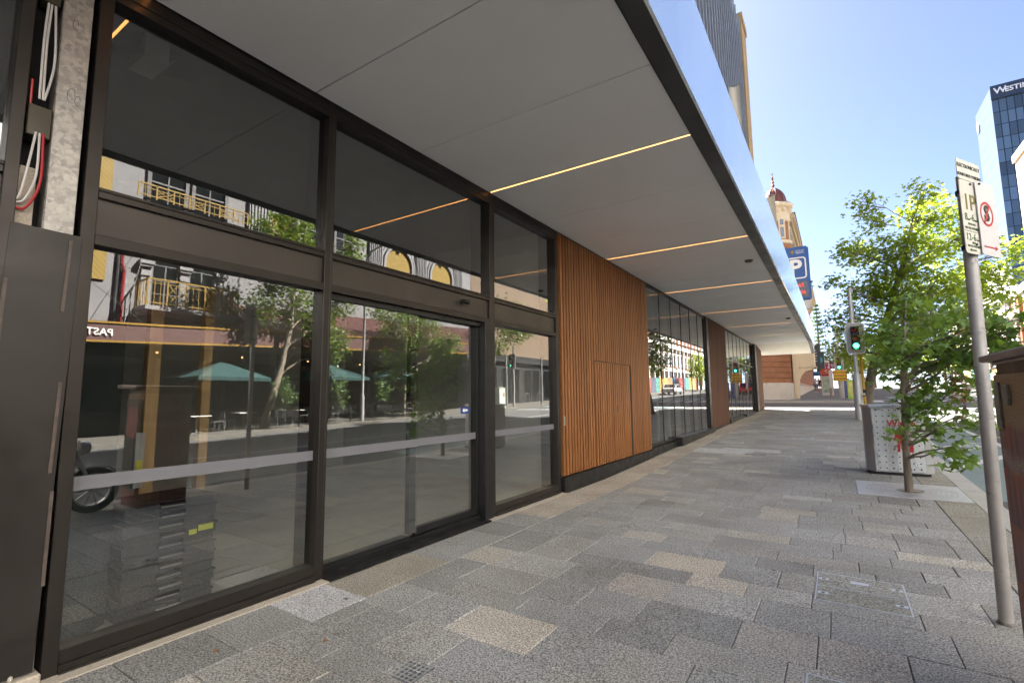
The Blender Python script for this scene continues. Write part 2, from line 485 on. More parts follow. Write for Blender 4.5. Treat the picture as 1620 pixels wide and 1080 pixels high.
for a in (34.6, 41.6): g.quad((-40, a, G(a) - .122), (1.2, a, G(a) - .122), (1.2, a + .12, G(a + .12) - .122), (-40, a + .12, G(a + .12) - .122))
# bicycle symbol in the cycle lane
def ring(mb, cx, cy, r, w, off, n=20):
    for k in range(n):
        a, b = 2 * math.pi * k / n, 2 * math.pi * (k + 1) / n
        mb.quad(*[(cx + rr * math.cos(t), cy + 1.3 * rr * math.sin(t), G(cy + 1.3 * rr * math.sin(t)) + off) for rr, t in ((r, a), (r + w, a), (r + w, b), (r, b))])
for by in (17.3, 26.0):
    ring(g, 2.5, by - .55, .25, .07, -.121); ring(g, 2.95, by + .35, .25, .07, -.121)
    for p, q in (((2.5, by - .55), (2.6, by + .1)), ((2.6, by + .1), (2.95, by + .35)), ((2.6, by + .1), (2.95, by - .3)), ((2.95, by - .3), (2.95, by + .35))):
        d = V((q[0] - p[0], q[1] - p[1], 0)).normalized(); nn = V((-d.y, d.x, 0)) * .035
        g.quad(*[(a.x, a.y, G(a.y) - .1205) for a in (V((*p, 0)) - nn, V((*q, 0)) - nn, V((*q, 0)) + nn, V((*p, 0)) + nn)])
struct('road_markings', g, LINE)
g = MB(); sheet(g, 1.78, 3.34, [10, 31.3], -.126); sheet(g, 1.9, 4.0, [44.0, 44.5], -.126); sheet(g, 1.8, 13.0, [35.0, 37.2], -.126); sheet(g, 3.6, 12.9, [49.2, 56], -.126)
struct('green_cycle_lane', g, GREEN)

# pavement fittings
ZINC = mat('zinc_frame', (.52, .56, .62), .5, .2, var=.1, scale=8)
def lidframe(label, x0, x1, y0, y1, split, group=None):
    z = G((y0 + y1) / 2) ; zc = z + .006
    t = thing('service_cover', label, 'service cover', ((x0 + x1) / 2, (y0 + y1) / 2, z), group)
    m = MB(); w = .008
    for a, b, c, d in ((x0, x1, y0, y0 + w), (x0, x1, y1 - w, y1), (x0, x0 + w, y0 + w, y1 - w), (x1 - w, x1, y0 + w, y1 - w)): m.box(a, b, c, d, z - .01, zc)
    for k in range(1, split): m.box(x0 + w, x1 - w, y0 + (y1 - y0) * k / split - .004, y0 + (y1 - y0) * k / split + .004, z - .01, zc)
    part('frame', m, ZINC, t)
    for k in range(split):
        m = MB(); q_ = random.uniform(.98, 1.12); m.col = (.33 * q_, .33 * q_, .305 * q_)
        a = y0 + (y1 - y0) * k / split + .009; b = y0 + (y1 - y0) * (k + 1) / split - .009
        m.box(x0 + .009, x1 - .009, a, b, z - .01, zc - .001)
        l = part('lid', m, PAVER, t)
        for xx in (x0 + .05, x1 - .05):
            m = MB(); m.box(xx - .035, xx + .035, (a + b) / 2 - .022, (a + b) / 2 + .022, zc - .002, zc + .0015)
            m.mat(1).cyl((xx, (a + b) / 2, zc), (xx, (a + b) / 2, zc + .0022), .013, n=10); part('lifting_plate', m, [ZINC, BLACK], l)
        if k == split - 1: m = MB(); m.box((x0 + x1) / 2 - .06, (x0 + x1) / 2 + .06, (a + b) / 2 - .01, (a + b) / 2 + .05, zc - .002, zc + .001); part('name_plate', m, ZINC, l)
    return t
lidframe('large paved service cover with two lids in the footpath near the sign pole', -.24, .33, 4.36, 5.02, 2)
lidframe('paved service cover at the bottom edge of the footpath, close to the camera', -.24, .34, 2.6, 3.22, 2)
lidframe('square metal grid cover set flat in the middle of the far footpath', -1.15, -.65, 16.3, 17.0, 1)
lidframe('plain steel cover far along the footpath near the corner', -1.0, -.4, 27.4, 28.2, 1)
t = thing('drain_grate', 'small square steel drain grate in the pavers at the bottom of the picture', 'drain grate', (-2.06, 2.09, 0))
m = MB()
for k in range(6):
    yy = 2.01 + k * .032; m.box(-2.14, -1.98, yy - .004, yy + .004, 0.0, .006)
for k in range(6):
    xx = -2.14 + k * .032; m.box(xx - .004, xx + .004, 2.0, 2.18, 0.0, .0068)
part('bars', m, STEEL, t)
m = MB(); m.box(-2.15, -1.97, 1.995, 2.185, -.01, .0025); part('tray', m, mat('drain_tray', (.10, .11, .13), .6), t)

# litter: a few dry leaves and paper scraps on the pavers
LEAFD = mat('dry_leaf', (.24, .13, .06), .8); PAPER = mat('paper_scrap', (.75, .72, .68), .8)
for i, (x, y, k) in enumerate([(-2.75, 2.05, 0), (-3.2, 1.62, 0), (-2.25, 14.9, 1), (-.75, 13.5, 1), (-.95, 12.6, 1), (-2.35, 27.0, 1)]):
    m = MB(); n = 7; r = .022 if k == 0 else .04; z = G(y) + .006
    top = [(x + r * (1 + .4 * math.sin(3 * a)) * math.cos(a), y + r * .7 * math.sin(a), z + .006 * math.cos(2 * a)) for a in [2 * math.pi * j / n for j in range(n)]]
    m.prism(top, (0, 0, .0015))
    if k == 0: single('dry_leaf', m, LEAFD, ['curled brown leaf on the dark pavers by the small drain', 'curled brown leaf on the pavers beside the left door frame'][i], 'leaf', (x, y, G(y)))
    else: single('paper_scrap', m, PAPER, ['white scrap on the pavers beside the pale patch', 'white scrap right of the pale paver patch', 'small white scrap short of the metal grid cover', 'white scrap near the far timber panel'][i - 2], 'litter', (x, y, G(y)))
# ================================================================== the shop building on the left
FX = -3.67; SOF = 4.18
B = thing('office_building', 'modern building with dark glazed shopfronts, timber batten panels and a long white canopy', 'building', (FX, 0, 0))
PLASTER = mat('interior_plaster', (.36, .35, .33), .9, var=.06)
CONC = mat('interior_concrete', (.37, .345, .31), .7, var=.15, scale=1.2, dirt=(.2, .18, .15))
CONC2 = mat('mortar_bed', (.50, .44, .36), .85, var=.12, scale=3, fine=.25, dirt=(.33, .28, .22), bmp=.4, bscale=25)
m = MB(); m.box(-9, FX - .155, -12, 32, -.25, .07)
part('interior_floor', m, CONC, B)
m = MB(); m.box(-9.2, -9, -12, 32, .07, 4.6)
for yy in (-12.2, 32.0): m.box(-9, FX - .15, yy, yy + .2, .07, 4.6)
m.box(-9, FX - .15, 7.0, 11.4, .07, 4.6); m.box(-9, FX - .15, 17.9, 18.1, .07, 4.6)
part('interior_wall', m, PLASTER, B)
m = MB(); m.box(-9, FX - .15, -12, 32, 4.25, 4.6)
part('interior_ceiling', m, mat('interior_ceiling_paint', (.10, .10, .10), .9), B)
m = MB(); m.box(-9, FX - .16, .93, 1.02, .075, 4.2); m.prism([(-3.80, 1.02, .075), (-3.80, 1.05, .075), (-4.02, 1.33, .075), (-4.05, 1.33, .075), (-4.05, 1.02, .075)], (0, 0, 2.33))
part('partition', m, mat('dark_partition', (.014, .019, .020), .7), B)
m = MB(); m.box(-24, -3.36, -40, 28.3, 4.62, 21.7); m.box(-24, -9.21, -40, 32.2, -.2, 4.61); m.box(-9.2, FX - .2, -40, -12.3, -.2, 4.61)
m.box(-24, -3.3, 28.31, 32.1, 4.62, 5.2)
part('upper_wall', m, mat('charcoal_wall', (.035, .037, .042), .7), B)

# ---- canopy
SOFM = mat('soffit_board', (.92, .92, .92), .55, var=.03, scale=.6, rvar=.06)
def soffit_z(y): return SOF
m = MB()
joints = [-4.0 + 1.3 * k for k in range(0, 27)]
joints = [-9.3, -6.7, -4.1, -2.8, -1.5] + [-.14, 1.20, 2.465, 3.76, 5.08, 6.4, 7.72, 9.04, 10.36, 11.7, 13.05, 14.4, 15.8, 17.2, 18.6, 20.0, 21.4, 22.8, 24.2, 25.6, 27.0, 28.5, 30.0]
LEDS = [-2.8, 1.20, 5.08, 9.04, 13.05, 17.2, 21.4, 25.6]
for a, b in zip(joints[:-1], joints[1:]):
    ga = .0085 if a in LEDS else .005; gb = .0085 if b in LEDS else .005
    m.box(FX, -1.08, a + ga, b - gb, SOF, SOF + .03)
part('soffit', m, SOFM, B, bevel=.0015)
m = MB(); m.box(FX, -1.06, -9.3, 33.4, SOF + .05, SOF + .9)
part('canopy_core', m, DARK, B)
LED = mat_emit('warm_led', (1.0, .45, .13), .75)
for yy in LEDS:
    m = MB(); m.box(FX + .02, -1.10, yy - .007, yy + .007, SOF + .0005, SOF + .03)
    part('led_strip', m, LED, B)
m = MB(); m.box(-1.08, -.92, -9.3, 33.4, SOF - .004, SOF + .02); m.box(-1.085, -1.08, -9.3, 30, SOF - .012, SOF + .02)
part('canopy_edge', m, mat('dark_edge_trim', (.06, .063, .066), .42, .6, var=.1, scale=1.5), B)
def mat_fascia():
    m, nt, p = nt_new('fascia_metal')
    p.inputs['Metallic'].default_value = 1; p.inputs['Base Color'].default_value = (.74, .82, .85, 1)
    vec = coords(nt, (1, 1, .06)); f = noise(nt, vec, 2.2, 3)
    r = N(nt, 'ShaderNodeMapRange'); r.inputs[3].default_value = .10; r.inputs[4].default_value = .24
    nt.links.new(f, r.inputs[0]); nt.links.new(r.outputs[0], p.inputs['Roughness'])
    vec2 = coords(nt, (1, 1.6, .12)); bump(nt, p, noise(nt, vec2, 1.5, 2), .10, .03)
    return m
m = MB()
yy = -9.3
while yy < 33.4:
    m.box(-.92, -.895, yy + .001, min(yy + 3.0, 33.4) - .001, SOF - .01, 5.30); yy += 3.0
part('fascia', m, mat_fascia(), B)
# the end of the canopy drops towards the corner
m = MB()
m._add([(FX, 30.02, SOF - .0), (-1.08, 30.02, SOF), (-1.08, 33.4, 3.80), (FX, 33.4, 3.80), (FX, 30.02, SOF + .03), (-1.08, 30.02, SOF + .03), (-1.08, 33.4, 3.9), (FX, 33.4, 3.9)],
       [(0, 3, 2, 1), (4, 5, 6, 7), (0, 1, 5, 4), (1, 2, 6, 5), (2, 3, 7, 6), (3, 0, 4, 7)])
part('end_soffit', m, mat('cream_soffit', (.72, .70, .64), .6, var=.04), B)
m = MB(); m._add([(-1.08, 30.0, SOF - .005), (-.92, 30.0, SOF - .005), (-.92, 33.4, 3.78), (-1.08, 33.4, 3.78), (-1.08, 30, SOF + .03), (-.92, 30, SOF + .03), (-.92, 33.4, SOF), (-1.08, 33.4, SOF)],
       [(0, 3, 2, 1), (4, 5, 6, 7), (0, 1, 5, 4), (1, 2, 6, 5), (2, 3, 7, 6), (3, 0, 4, 7)])
part('canopy_end_trim', m, mat('grey_trim', (.25, .26, .27), .4, .5), B)
SENS = mat('sensor_housing', (.10, .095, .09), .5)
for x, y in ((-1.31, 10.76), (-1.28, 20.02)):
    m = MB(); m.lathe((x, y, SOF), [(0, -.045), (.05, -.042), (.075, -.02), (.08, .0)], 16)
    part('ceiling_sensor', m, SENS, B, smooth=True)

# ---- upper storeys: vertical fins
m = MB(); yy = -12.0
while yy < 28.2:
    m.box(-3.34, -3.08, yy, yy + .09, 4.7, 21.75 + .12 * (int(yy * 7) % 3)); yy += .60
part('fin_screen', m, mat('fin_metal', (.24, .26, .29), .4, .5, var=.15, scale=2), B)
PIER = mat_brick('tan_brick', (.36, .25, .12), (.27, .18, .085), (.20, .17, .12), .23, .30)
m = MB(); m.box(-24, -3.06, 28.32, 30.0, 5.2, 22.3); m.box(-24.1, -3.0, 28.30, 30.05, 22.3, 22.75)
part('brick_pier', m, PIER, B)
CANVAS = mat('canvas', (.50, .47, .40), .9, var=.08, scale=2)
def projecting_banner(label, x0, x1, y, z0, z1):
    t = thing('canvas_banner', label, 'banner', ((x0 + x1) / 2, y, z0), 'canvas banners on the upper wall')
    m = MB(); n = 14; vs = []; fs = []
    for i in range(n + 1):
        for j in range(n + 1):
            u, w = i / n, j / n
            vs.append((x0 + (x1 - x0) * u, y + .035 * math.sin(6 * u + 4 * w) + .02 * math.sin(15 * w), z0 + (z1 - z0) * w - .05 * math.sin(math.pi * u) * (1 if j == n else 0)))
    for i in range(n):
        for j in range(n): fs.append((i * (n + 1) + j, (i + 1) * (n + 1) + j, (i + 1) * (n + 1) + j + 1, i * (n + 1) + j + 1))
    m._add(vs, fs); m._add([(x, q + .012, z) for x, q, z in vs], [tuple(reversed(f)) for f in fs])
    part('canvas', m, CANVAS, t, smooth=True)
    each('bracket', [(lambda m, zz=zz: m.cyl((-3.12, y + .03, zz), (x1 + .06, y + .03, zz), .025, n=8)) for zz in (z0 - .03, z1 + .03)], STEEL, t)
projecting_banner('blank cream canvas banner sticking out from the dark fins above the canopy', -3.05, -2.60, 22.0, 7.0, 14.75)
projecting_banner('pale canvas banner on the brick pier, left of the copper dome', -3.04, -2.14, 30.12, 6.5, 12.5)

# ---- shopfront bays
BAND = mat('frosted_film', (.14, .14, .155), .6, var=.03)
def pane(parent, y0, y1, z0, z1, x=FX - .075, gm=None):
    g = MB(); g.mat(1).box(x - .010, x, y0, y1, z0, z1)
    g.m[3] = 0                                    # only the street face carries the mirror coating
    return part('pane', g, [gm or GLASS, CLEAR], parent)
def band(parent, y0, y1, x=FX - .075):
    g = MB(); g.box(x + .0005, x + .002, y0, y1, .975, 1.055)
    return part('safety_band', g, BAND, parent)
def bay(y0, y1, lower=True, lp=.07, rp=.06, sill=True):
    """frame of one shopfront bay: posts, sill, boxed transom and head"""
    a, b = y0 + lp, y1 - rp
    m = MB(); m.box(FX - .14, FX, y0, y0 + lp, .0, 4.17); m.box(FX - .14, FX, y1 - rp, y1, .0, 4.17); m.box(FX - .32, FX - .14, y1 - rp + .01, y1 - .012, .07, 4.17)
    m.box(FX - .13, FX - .004, a, b, 4.03, 4.17); m.box(FX - .12, FX + .006, a, b, 4.085, 4.10)
    m.box(FX - .12, FX - .006, a, b, 2.725, 2.79); m.box(FX - .12, FX - .006, a, b, 2.43, 2.495)
    m.box(FX - .12, FX + .004, a, b, 2.765, 2.778)
    if sill:
        m.box(FX - .13, FX - .006, a, b, .055, .13); m.box(FX - .10, FX + .012, a, b, .02, .055); m.box(FX - .09, FX + .02, a, b, .004, .02)
    w = part('window', m, BRONZE, B, bevel=.003)
    m = MB(); m.box(FX - .11, FX - .035, a, b, 2.495, 2.725)
    part('transom_panel', m, BRONZE2, w)
    pane(w, a, b, 2.79, 4.03)
    if lower:
        pane(w, a, b, .13, 2.43); band(w, a + .002, b - .002)
    return w
bay(-7.6, -4.6); bay(-4.6, -2.1); bay(-2.1, .67)
bay(.95, 2.67)
dw = bay(2.67, 5.12, lower=False, lp=.02, rp=.05, sill=False)
bay(5.12, 6.96, lp=.06, rp=.09)
# sliding door in the middle bay
d = part('sliding_door', (lambda m: m.box(FX - .15, FX - .05, 2.69, 4.95, 2.375, 2.43))(MB()), BLACK, B, bevel=.002)
part('floor_guide', (lambda m: m.box(FX - .15, FX - .05, 2.69, 3.72, .066, .10) and m.box(FX - .15, FX - .05, 2.69, 4.95, .02, .065))(MB()), BLACK, d, bevel=.002)
pane(d, 2.69, 3.86, .10, 2.375, FX - .075); band(d, 2.695, 3.855)
m = MB(); m.box(FX - .15, FX - .09, 3.76, 3.855, .1, 2.375); m.box(FX - .15, FX - .09, 4.925, 4.945, .1, 2.375); m.box(FX - .15, FX - .09, 3.855, 4.925, .075, .145)
part('leaf_frame', m, BLACK, d, bevel=.002)
pane(d, 3.855, 4.925, .145, 2.375, FX - .12); band(d, 3.86, 4.92, FX - .12)
m = MB(); m.box(FX - .18, FX + .015, 4.95, 5.115, .0, 2.43)
part('jamb', m, BLACK, d, bevel=.003)
m = MB(); m.box(FX - .154, FX + .10, 2.68, 4.95, -.01, .018)
part('threshold', m, mat('black_threshold', (.016, .016, .016), .85, var=.5, scale=4, dirt=(.09, .085, .08), spec=.1), d)
m = MB(); m.lathe((FX, 4.55, 2.63), [(.02, -.02)], 3) if 0 else m.tube([(FX - .01, 4.50, 2.63), (FX + .035, 4.515, 2.625), (FX + .045, 4.55, 2.62), (FX + .035, 4.585, 2.625), (FX - .01, 4.60, 2.63)], [.022, .026, .028, .026, .022], 10)
part('door_sensor', m, BLACK, d, smooth=True)
m = MB(); m.box(FX - .1195, FX - .118, 4.63, 4.79, 1.29, 1.37); m.mat(1)
m.prism([(FX - .1178, 4.66, 1.33), (FX - .1178, 4.695, 1.30), (FX - .1178, 4.695, 1.316), (FX - .1178, 4.76, 1.316), (FX - .1178, 4.76, 1.344), (FX - .1178, 4.695, 1.344), (FX - .1178, 4.695, 1.36)][::-1], (.0008, 0, 0))
part('arrow_sticker', m, [mat('sticker_blue', (.02, .045, .22), .5), WHITEP], d)
m = MB(); m.box(FX - .02, FX + .10, .95, 2.69, -.03, .008); m.box(FX - .02, FX + .10, 5.12, 6.96, -.03, .004); m.box(FX - .02, FX + .10, 2.69, 5.12, -.03, .003)
part('mortar_strip', m, CONC2, B)

# ---- the unfinished strip at the left: steel column, cladding board and loose cables
def mat_galv():
    m, nt, p = nt_new('galvanised_steel')
    vec = coords(nt, (1, 1, 1)); p.inputs['Metallic'].default_value = .75
    vo = N(nt, 'ShaderNodeTexVoronoi'); vo.inputs['Scale'].default_value = 45; nt.links.new(vec, vo.inputs['Vector'])
    sx = N(nt, 'ShaderNodeSeparateColor'); nt.links.new(vo.outputs['Color'], sx.inputs[0])
    c = mixc(nt, sx.outputs[0], (.30, .29, .27), (.46, .44, .41))
    n1 = noise(nt, vec, 9, 6, .7); c = mixc(nt, ramp(nt, n1, .52, .75), c, (.54, .52, .47))
    n2 = noise(nt, vec, 60, 5, .75); c = mixc(nt, ramp(nt, n2, .60, .70), c, (.22, .20, .17))
    nt.links.new(c, p.inputs['Base Color']); p.inputs['Roughness'].default_value = .5
    bump(nt, p, n1, .3, .01)
    return m
m = MB(); m.box(FX - .12, FX - .02, .79, .925, .02, 4.17); m.box(FX - .12, FX - .015, .785, .79, .02, 4.17)
part('steel_column', m, mat_galv(), B, bevel=.004)
for yy, zz, w in ((.85, 3.75, .02), (.86, 3.3, .028), (.89, 3.28, .02)):
    m = MB(); m.tube([(FX - .0195, yy + w * math.cos(a) * (.5 + a * .08), zz + w * 1.6 * math.sin(a)) for a in [k * .4 for k in range(14)]], .0012, 5)
    part('marker_scribble', m, BLACK, B)
m = MB(); m.box(FX - .35, FX - .13, .64, .96, .0, 4.17)
part('recess_lining', m, DARK, B)
CLAD = mat('cladding_board', (.026, .022, .019), .42, .3, var=.08, scale=2)
m = MB()
R = Matrix.Rotation(rad(-1.2), 3, 'X')
m.obox((FX - .005, .785, 1.265), (.008, .155, 1.195), R)
c = part('cladding_board', m, CLAD, B, bevel=.002)
m = MB()
for z0, z1, yy in ((1.55, 2.15, .655), (2.0, 2.42, .905), (1.1, 1.6, .915), (.5, 1.0, .925)):
    m.obox((FX + .006, yy, (z0 + z1) / 2), (.003, .008, (z1 - z0) / 2), Matrix.Rotation(rad(-1.2 + random.uniform(-1, 1)), 3, 'X'))
part('torn_tape', m, mat('brown_tape', (.075, .055, .045), .5, var=.3, scale=20), c)
each('junction_box', [lambda m: m.box(FX - .12, FX + .0, .68, .78, 2.98, 3.16), lambda m: m.box(FX - .10, FX + .002, .70, .77, 3.80, 4.12)], mat('junction_plastic', (.05, .04, .022), .45), B, bevel=.004)
CW = mat('cable_white', (.62, .60, .58), .45); CR = mat('cable_red', (.42, .015, .02), .4)
def cable(pts, r, mt):
    P = [V(p) for p in pts]; out = []
    for i in range(len(P) - 1):
        p0, p1, p2, p3 = P[max(i - 1, 0)], P[i], P[i + 1], P[min(i + 2, len(P) - 1)]
        for k in range(6):
            t = k / 6
            out.append(.5 * ((2 * p1) + (p2 - p0) * t + (2 * p0 - 5 * p1 + 4 * p2 - p3) * t * t + (3 * p1 - p0 - 3 * p2 + p3) * t ** 3))
    out.append(P[-1])
    m = MB(); m.tube(out, r, 7)
    part('loose_cable', m, mt, B, smooth=True)
cx = FX + .0
cable([(cx - .02, .725, 3.86), (cx, .715, 3.55), (cx, .72, 3.2)], .006, CW)
cable([(cx - .02, .74, 3.86), (cx, .728, 3.55), (cx, .735, 3.2)], .006, CW)
cable([(cx - .02, .75, 3.86), (cx + .01, .765, 3.5), (cx + .01, .76, 3.35), (cx, .74, 3.2)], .006, CW)
cable([(cx, .72, 3.0), (cx + .01, .70, 2.8), (cx, .68, 2.62), (cx - .02, .66, 2.6)], .006, CW)
cable([(cx, .735, 3.0), (cx + .01, .735, 2.75), (cx, .70, 2.6), (cx - .02, .66, 2.58)], .006, CW)
cable([(cx, .75, 3.0), (cx + .01, .755, 2.72), (cx, .71, 2.56), (cx - .02, .66, 2.555)], .007, CR)
cable([(cx, .685, 3.3), (cx - .02, .69, 3.15), (cx - .02, .70, 3.02)], .006, CR)
m = MB(); m.box(FX - .125, FX - .03, .67, .745, 2.46, 2.8)
part('bare_plate', m, CONC2, B)
m = MB(); m.box(FX - .12, FX + .03, .2, .945, -.03, .055); m.mat(1).box(FX - .01, FX + .012, .82, .84, .055, .085)
part('rough_upstand', m, [CONC2, PAPER], B, bevel=.008)

# ---- timber batten panels
def mat_timber(name, a, b, rough=.42):
    m, nt, p = nt_new(name)
    vec = coords(nt, (14, 14, .7)); f = noise(nt, vec, 2.5, 5, .6)
    c = mixc(nt, ramp(nt, f, .3, .7), a, b)
    vec2 = coords(nt, (6, 6, .25)); c = mixc(nt, ramp(nt, noise(nt, vec2, 1.5, 3), .35, .7), c, [x * .72 for x in a])
    nt.links.new(c, p.inputs['Base Color']); p.inputs['Roughness'].default_value = rough
    return m
TIM = mat_timber('oiled_timber', (.23, .088, .022), (.37, .145, .038))
TIMD = mat_timber('timber_backing', (.085, .032, .012), (.12, .045, .016), .6)
TIM2 = mat_timber('brown_timber', (.105, .042, .020), (.16, .064, .029), .8)
def battens(mb, y0, y1, z0, z1, x0, x1, pitch=.104, w=.058):
    n = max(1, round((y1 - y0) / pitch)); pt = (y1 - y0) / n
    for k in range(n):
        a = y0 + k * pt + (pt - w) / 2
        mb.box(x0, x1, a, a + w, z0, z1)
m = MB(); battens(m, 6.99, 8.25, .24, 4.15, FX - .05, FX + .02); battens(m, 8.27, 10.17, 2.125, 4.15, FX - .05, FX + .02); battens(m, 10.185, 11.42, .24, 4.15, FX - .05, FX + .02)
tp = part('timber_panel', m, TIM, B, label='ribbed copper brown timber panel with a hidden door', bevel=.003)
m = MB(); m.box(FX - .09, FX - .05, 6.97, 11.43, .22, 4.16)
part('backing', m, TIMD, tp)
m = MB(); m.box(FX + .018, FX + .028, 7.03, 7.07, 1.02, 1.17)
part('steel_plate', m, STEEL, tp)
m = MB(); battens(m, 8.275, 10.09, .24, 2.11, FX - .045, FX + .026)
dd = part('hidden_door', m, TIM, B, bevel=.003)
m = MB(); m.box(FX - .049, FX + .018, 10.105, 10.175, .24, 2.11); m.box(FX - .049, FX + .005, 8.25, 10.15, 2.112, 2.123)
part('door_gap', m, DARK, dd)
m = MB(); m.box(FX + .027, FX + .034, 9.30, 9.36, 1.16, 1.29)
part('lock_plate', m, mat('lock_brown', (.09, .045, .02), .4), dd)
m = MB(); m.box(FX - .10, FX + .055, 6.97, 11.44, -.05, .225)
part('plinth', m, BLACK, B, bevel=.004)

# ---- glazed bays further along
def bay2(y0, y1, n, sill):
    m = MB(); st = (y1 - y0) / n
    for k in range(n + 1): m.box(FX - .12, FX - .005, y0 + k * st - .018, y0 + k * st + .018, sill, 4.17)
    m.box(FX - .12, FX - .01, y0, y1, 4.08, 4.165)
    for k in range(n):
        a, b = y0 + k * st + .019, y0 + (k + 1) * st - .019
        m.box(FX - .11, FX - .008, a, b, 2.87, 2.92); m.box(FX - .12, FX - .008, a, b, sill, sill + .06)
    w = part('window', m, BRONZE, B, bevel=.003)
    for k in range(n):
        a, b = y0 + k * st + .019, y0 + (k + 1) * st - .019
        pane(w, a, b, 2.92, 4.08, FX - .016, gm=GLASS2); pane(w, a, b, sill + .06, 2.87, FX - .016, gm=GLASS2)
    return w
bay2(11.47, 17.70, 6, .28); bay2(21.25, 29.25, 8, .5)
m = MB(); m.box(FX - .12, FX + .03, 11.46, 17.7, -.05, .27); m.box(FX - .1, FX + .17, 13.5, 17.7, .0, .36); m.box(FX - .12, FX + .05, 17.72, 21.2, -.05, .335); m.box(FX - .12, FX + .1, 21.22, 29.25, .0, .49); m.box(FX - .12, FX + .16, 24.9, 27.9, .2, .55)
part('window_plinth', m, BLACK, B, bevel=.006)
each('dark_pillar', [lambda m: m.box(FX - .12, FX + .05, 17.72, 18.05, .335, 4.16), lambda m: m.box(FX - .12, FX + .12, 29.27, 29.9, .3, 4.16)], BRONZE, B, bevel=.003)
m = MB(); m.box(FX - .12, FX + .03, 18.06, 21.2, .34, 4.16); battens(m, 18.06, 21.2, .34, 4.16, FX + .03, FX + .055, .10, .09)
part('timber_panel', m, TIM2, B, label='plain brown timber panel between the far windows')
m = MB(); m.box(FX - .12, FX + .09, 29.91, 32.0, .4, 4.16); battens(m, 29.91, 32.0, .4, 4.16, FX + .09, FX + .115, .10, .09)
part('timber_panel', m, TIM2, B, label='plain brown timber panel at the street corner')
m = MB(); m.box(-9, FX + .02, 32.0, 32.12, .3, 4.16)
part('side_wall', m, BRONZE2, B)
# pale blinds at the foot of the far windows
each('low_screen', [(lambda m, k=k: m.box(FX - .9, FX - .86, 11.7 + 1.04 * k, 12.1 + 1.04 * k, .1, 1.25)) for k in range(6)], mat('pale_screen', (.55, .56, .56), .7), B)

# ---- things standing inside the glass
CRATE = mat('black_crate', (.012, .013, .014), .5, var=.2, scale=6)
def crate(z, first):
    t = thing('stacking_crate', '', 'crate', (-4.12, 1.64, z), 'black crates stacked behind the left glass')
    m = MB(); x0, x1, y0, y1, h = -4.34, -3.90, 1.36, 1.92, .058
    for a, b, c, d in ((x0, x1, y0, y0 + .012), (x0, x1, y1 - .012, y1), (x0, x0 + .012, y0 + .012, y1 - .012)): m.box(a, b, c, d, z, z + h)
    m.box(x1 - .012, x1, y0 + .012, 1.56, z, z + h); m.box(x1 - .012, x1, 1.72, y1 - .012, z, z + h); m.box(x1 - .012, x1, 1.56, 1.72, z, z + .018)
    m.box(x0 - .005, x1 + .008, y0 - .008, y1 + .008, z + h, z + h + .008)
    part('tray', m, CRATE, t)
    m = MB(); m.box(x1 - .01, x1 + .009, 1.57, 1.71, z + .022, z + .030)
    part('handle', m, mat('crate_handle', (.20, .19, .18), .5) if first else CH, t)
    return t
CH = None
names = ['lowest crate, on the floor', 'second crate up', 'third crate up', 'fourth crate up', 'fifth crate up', 'middle crate', 'fifth crate from the top', 'fourth crate from the top', 'third crate from the top', 'second crate from the top', 'topmost crate, under the grey safety band']
c0 = crate(.075, True)
for k in range(11):
    o = c0 if k == 0 else dup(c0, (-4.12 + random.uniform(-.008, .008), 1.64 + random.uniform(-.008, .008), .075 + k * .0665))
    o['label'] = 'black plastic tray crate behind the left glass, ' + names[k]
m = MB(); m.box(-3.888, -3.886, 1.80, 1.90, .56, .60); m.box(-3.888, -3.886, 1.74, 1.79, .545, .58)
single('yellow_label', m, mat('label_yellow', (.42, .44, .04), .6), 'yellow paper label stuck on the crates behind the left glass', 'label', (-3.887, 1.82, .55))
PINE = mat_timber('pine_stud', (.38, .24, .11), (.52, .34, .17), .6)
for i, (y, w) in enumerate(((1.62, .045), (2.02, .035))):
    m = MB(); m.box(-4.52, -4.44, y, y + w * 2, .075, 2.45)
    single('timber_stud', m, PINE, ['wide bare pine post standing behind the left pane', 'narrow bare pine post, right of the wider one behind the left pane'][i], 'post', (-4.48, y + w, .075), 'bare pine posts behind the left glass', bevel=.003)
m = MB(); m.box(-4.40, -4.36, 1.55, 1.61, .85, 1.25); m.mat(1).box(-4.36, -4.355, 1.56, 1.60, .9, 1.05)
single('notice_board', m, [mat('grey_board', (.3, .3, .3), .6), mat('board_yellow', (.5, .42, .03), .6)], 'small grey board with a yellow notice beside the wide pine post', 'board', (-4.38, 1.58, .85))
t = thing('air_duct', 'dark metal duct box hanging inside behind the top left pane', 'duct', (-4.4, 1.5, 4.2))
m = MB(); m._add([(-4.5, 1.17, 4.24), (-4.5, 1.40, 4.16), (-4.5, 1.57, 4.16), (-4.5, 1.87, 4.246), (-4.2, 1.30, 4.24), (-4.2, 1.40, 4.08), (-4.2, 1.50, 4.08), (-4.2, 1.62, 4.24)], [(3, 2, 1, 0), (4, 5, 6, 7), (0, 1, 5, 4), (1, 2, 6, 5), (2, 3, 7, 6), (3, 0, 4, 7)]); part('hood', m, mat('duct_dark', (.03, .034, .036), .5), t)
m = MB(); m.box(-4.45, -4.15, 1.35, 1.51, 4.06, 4.24); part('box', m, mat('duct_grey', (.34, .33, .32), .5), t)
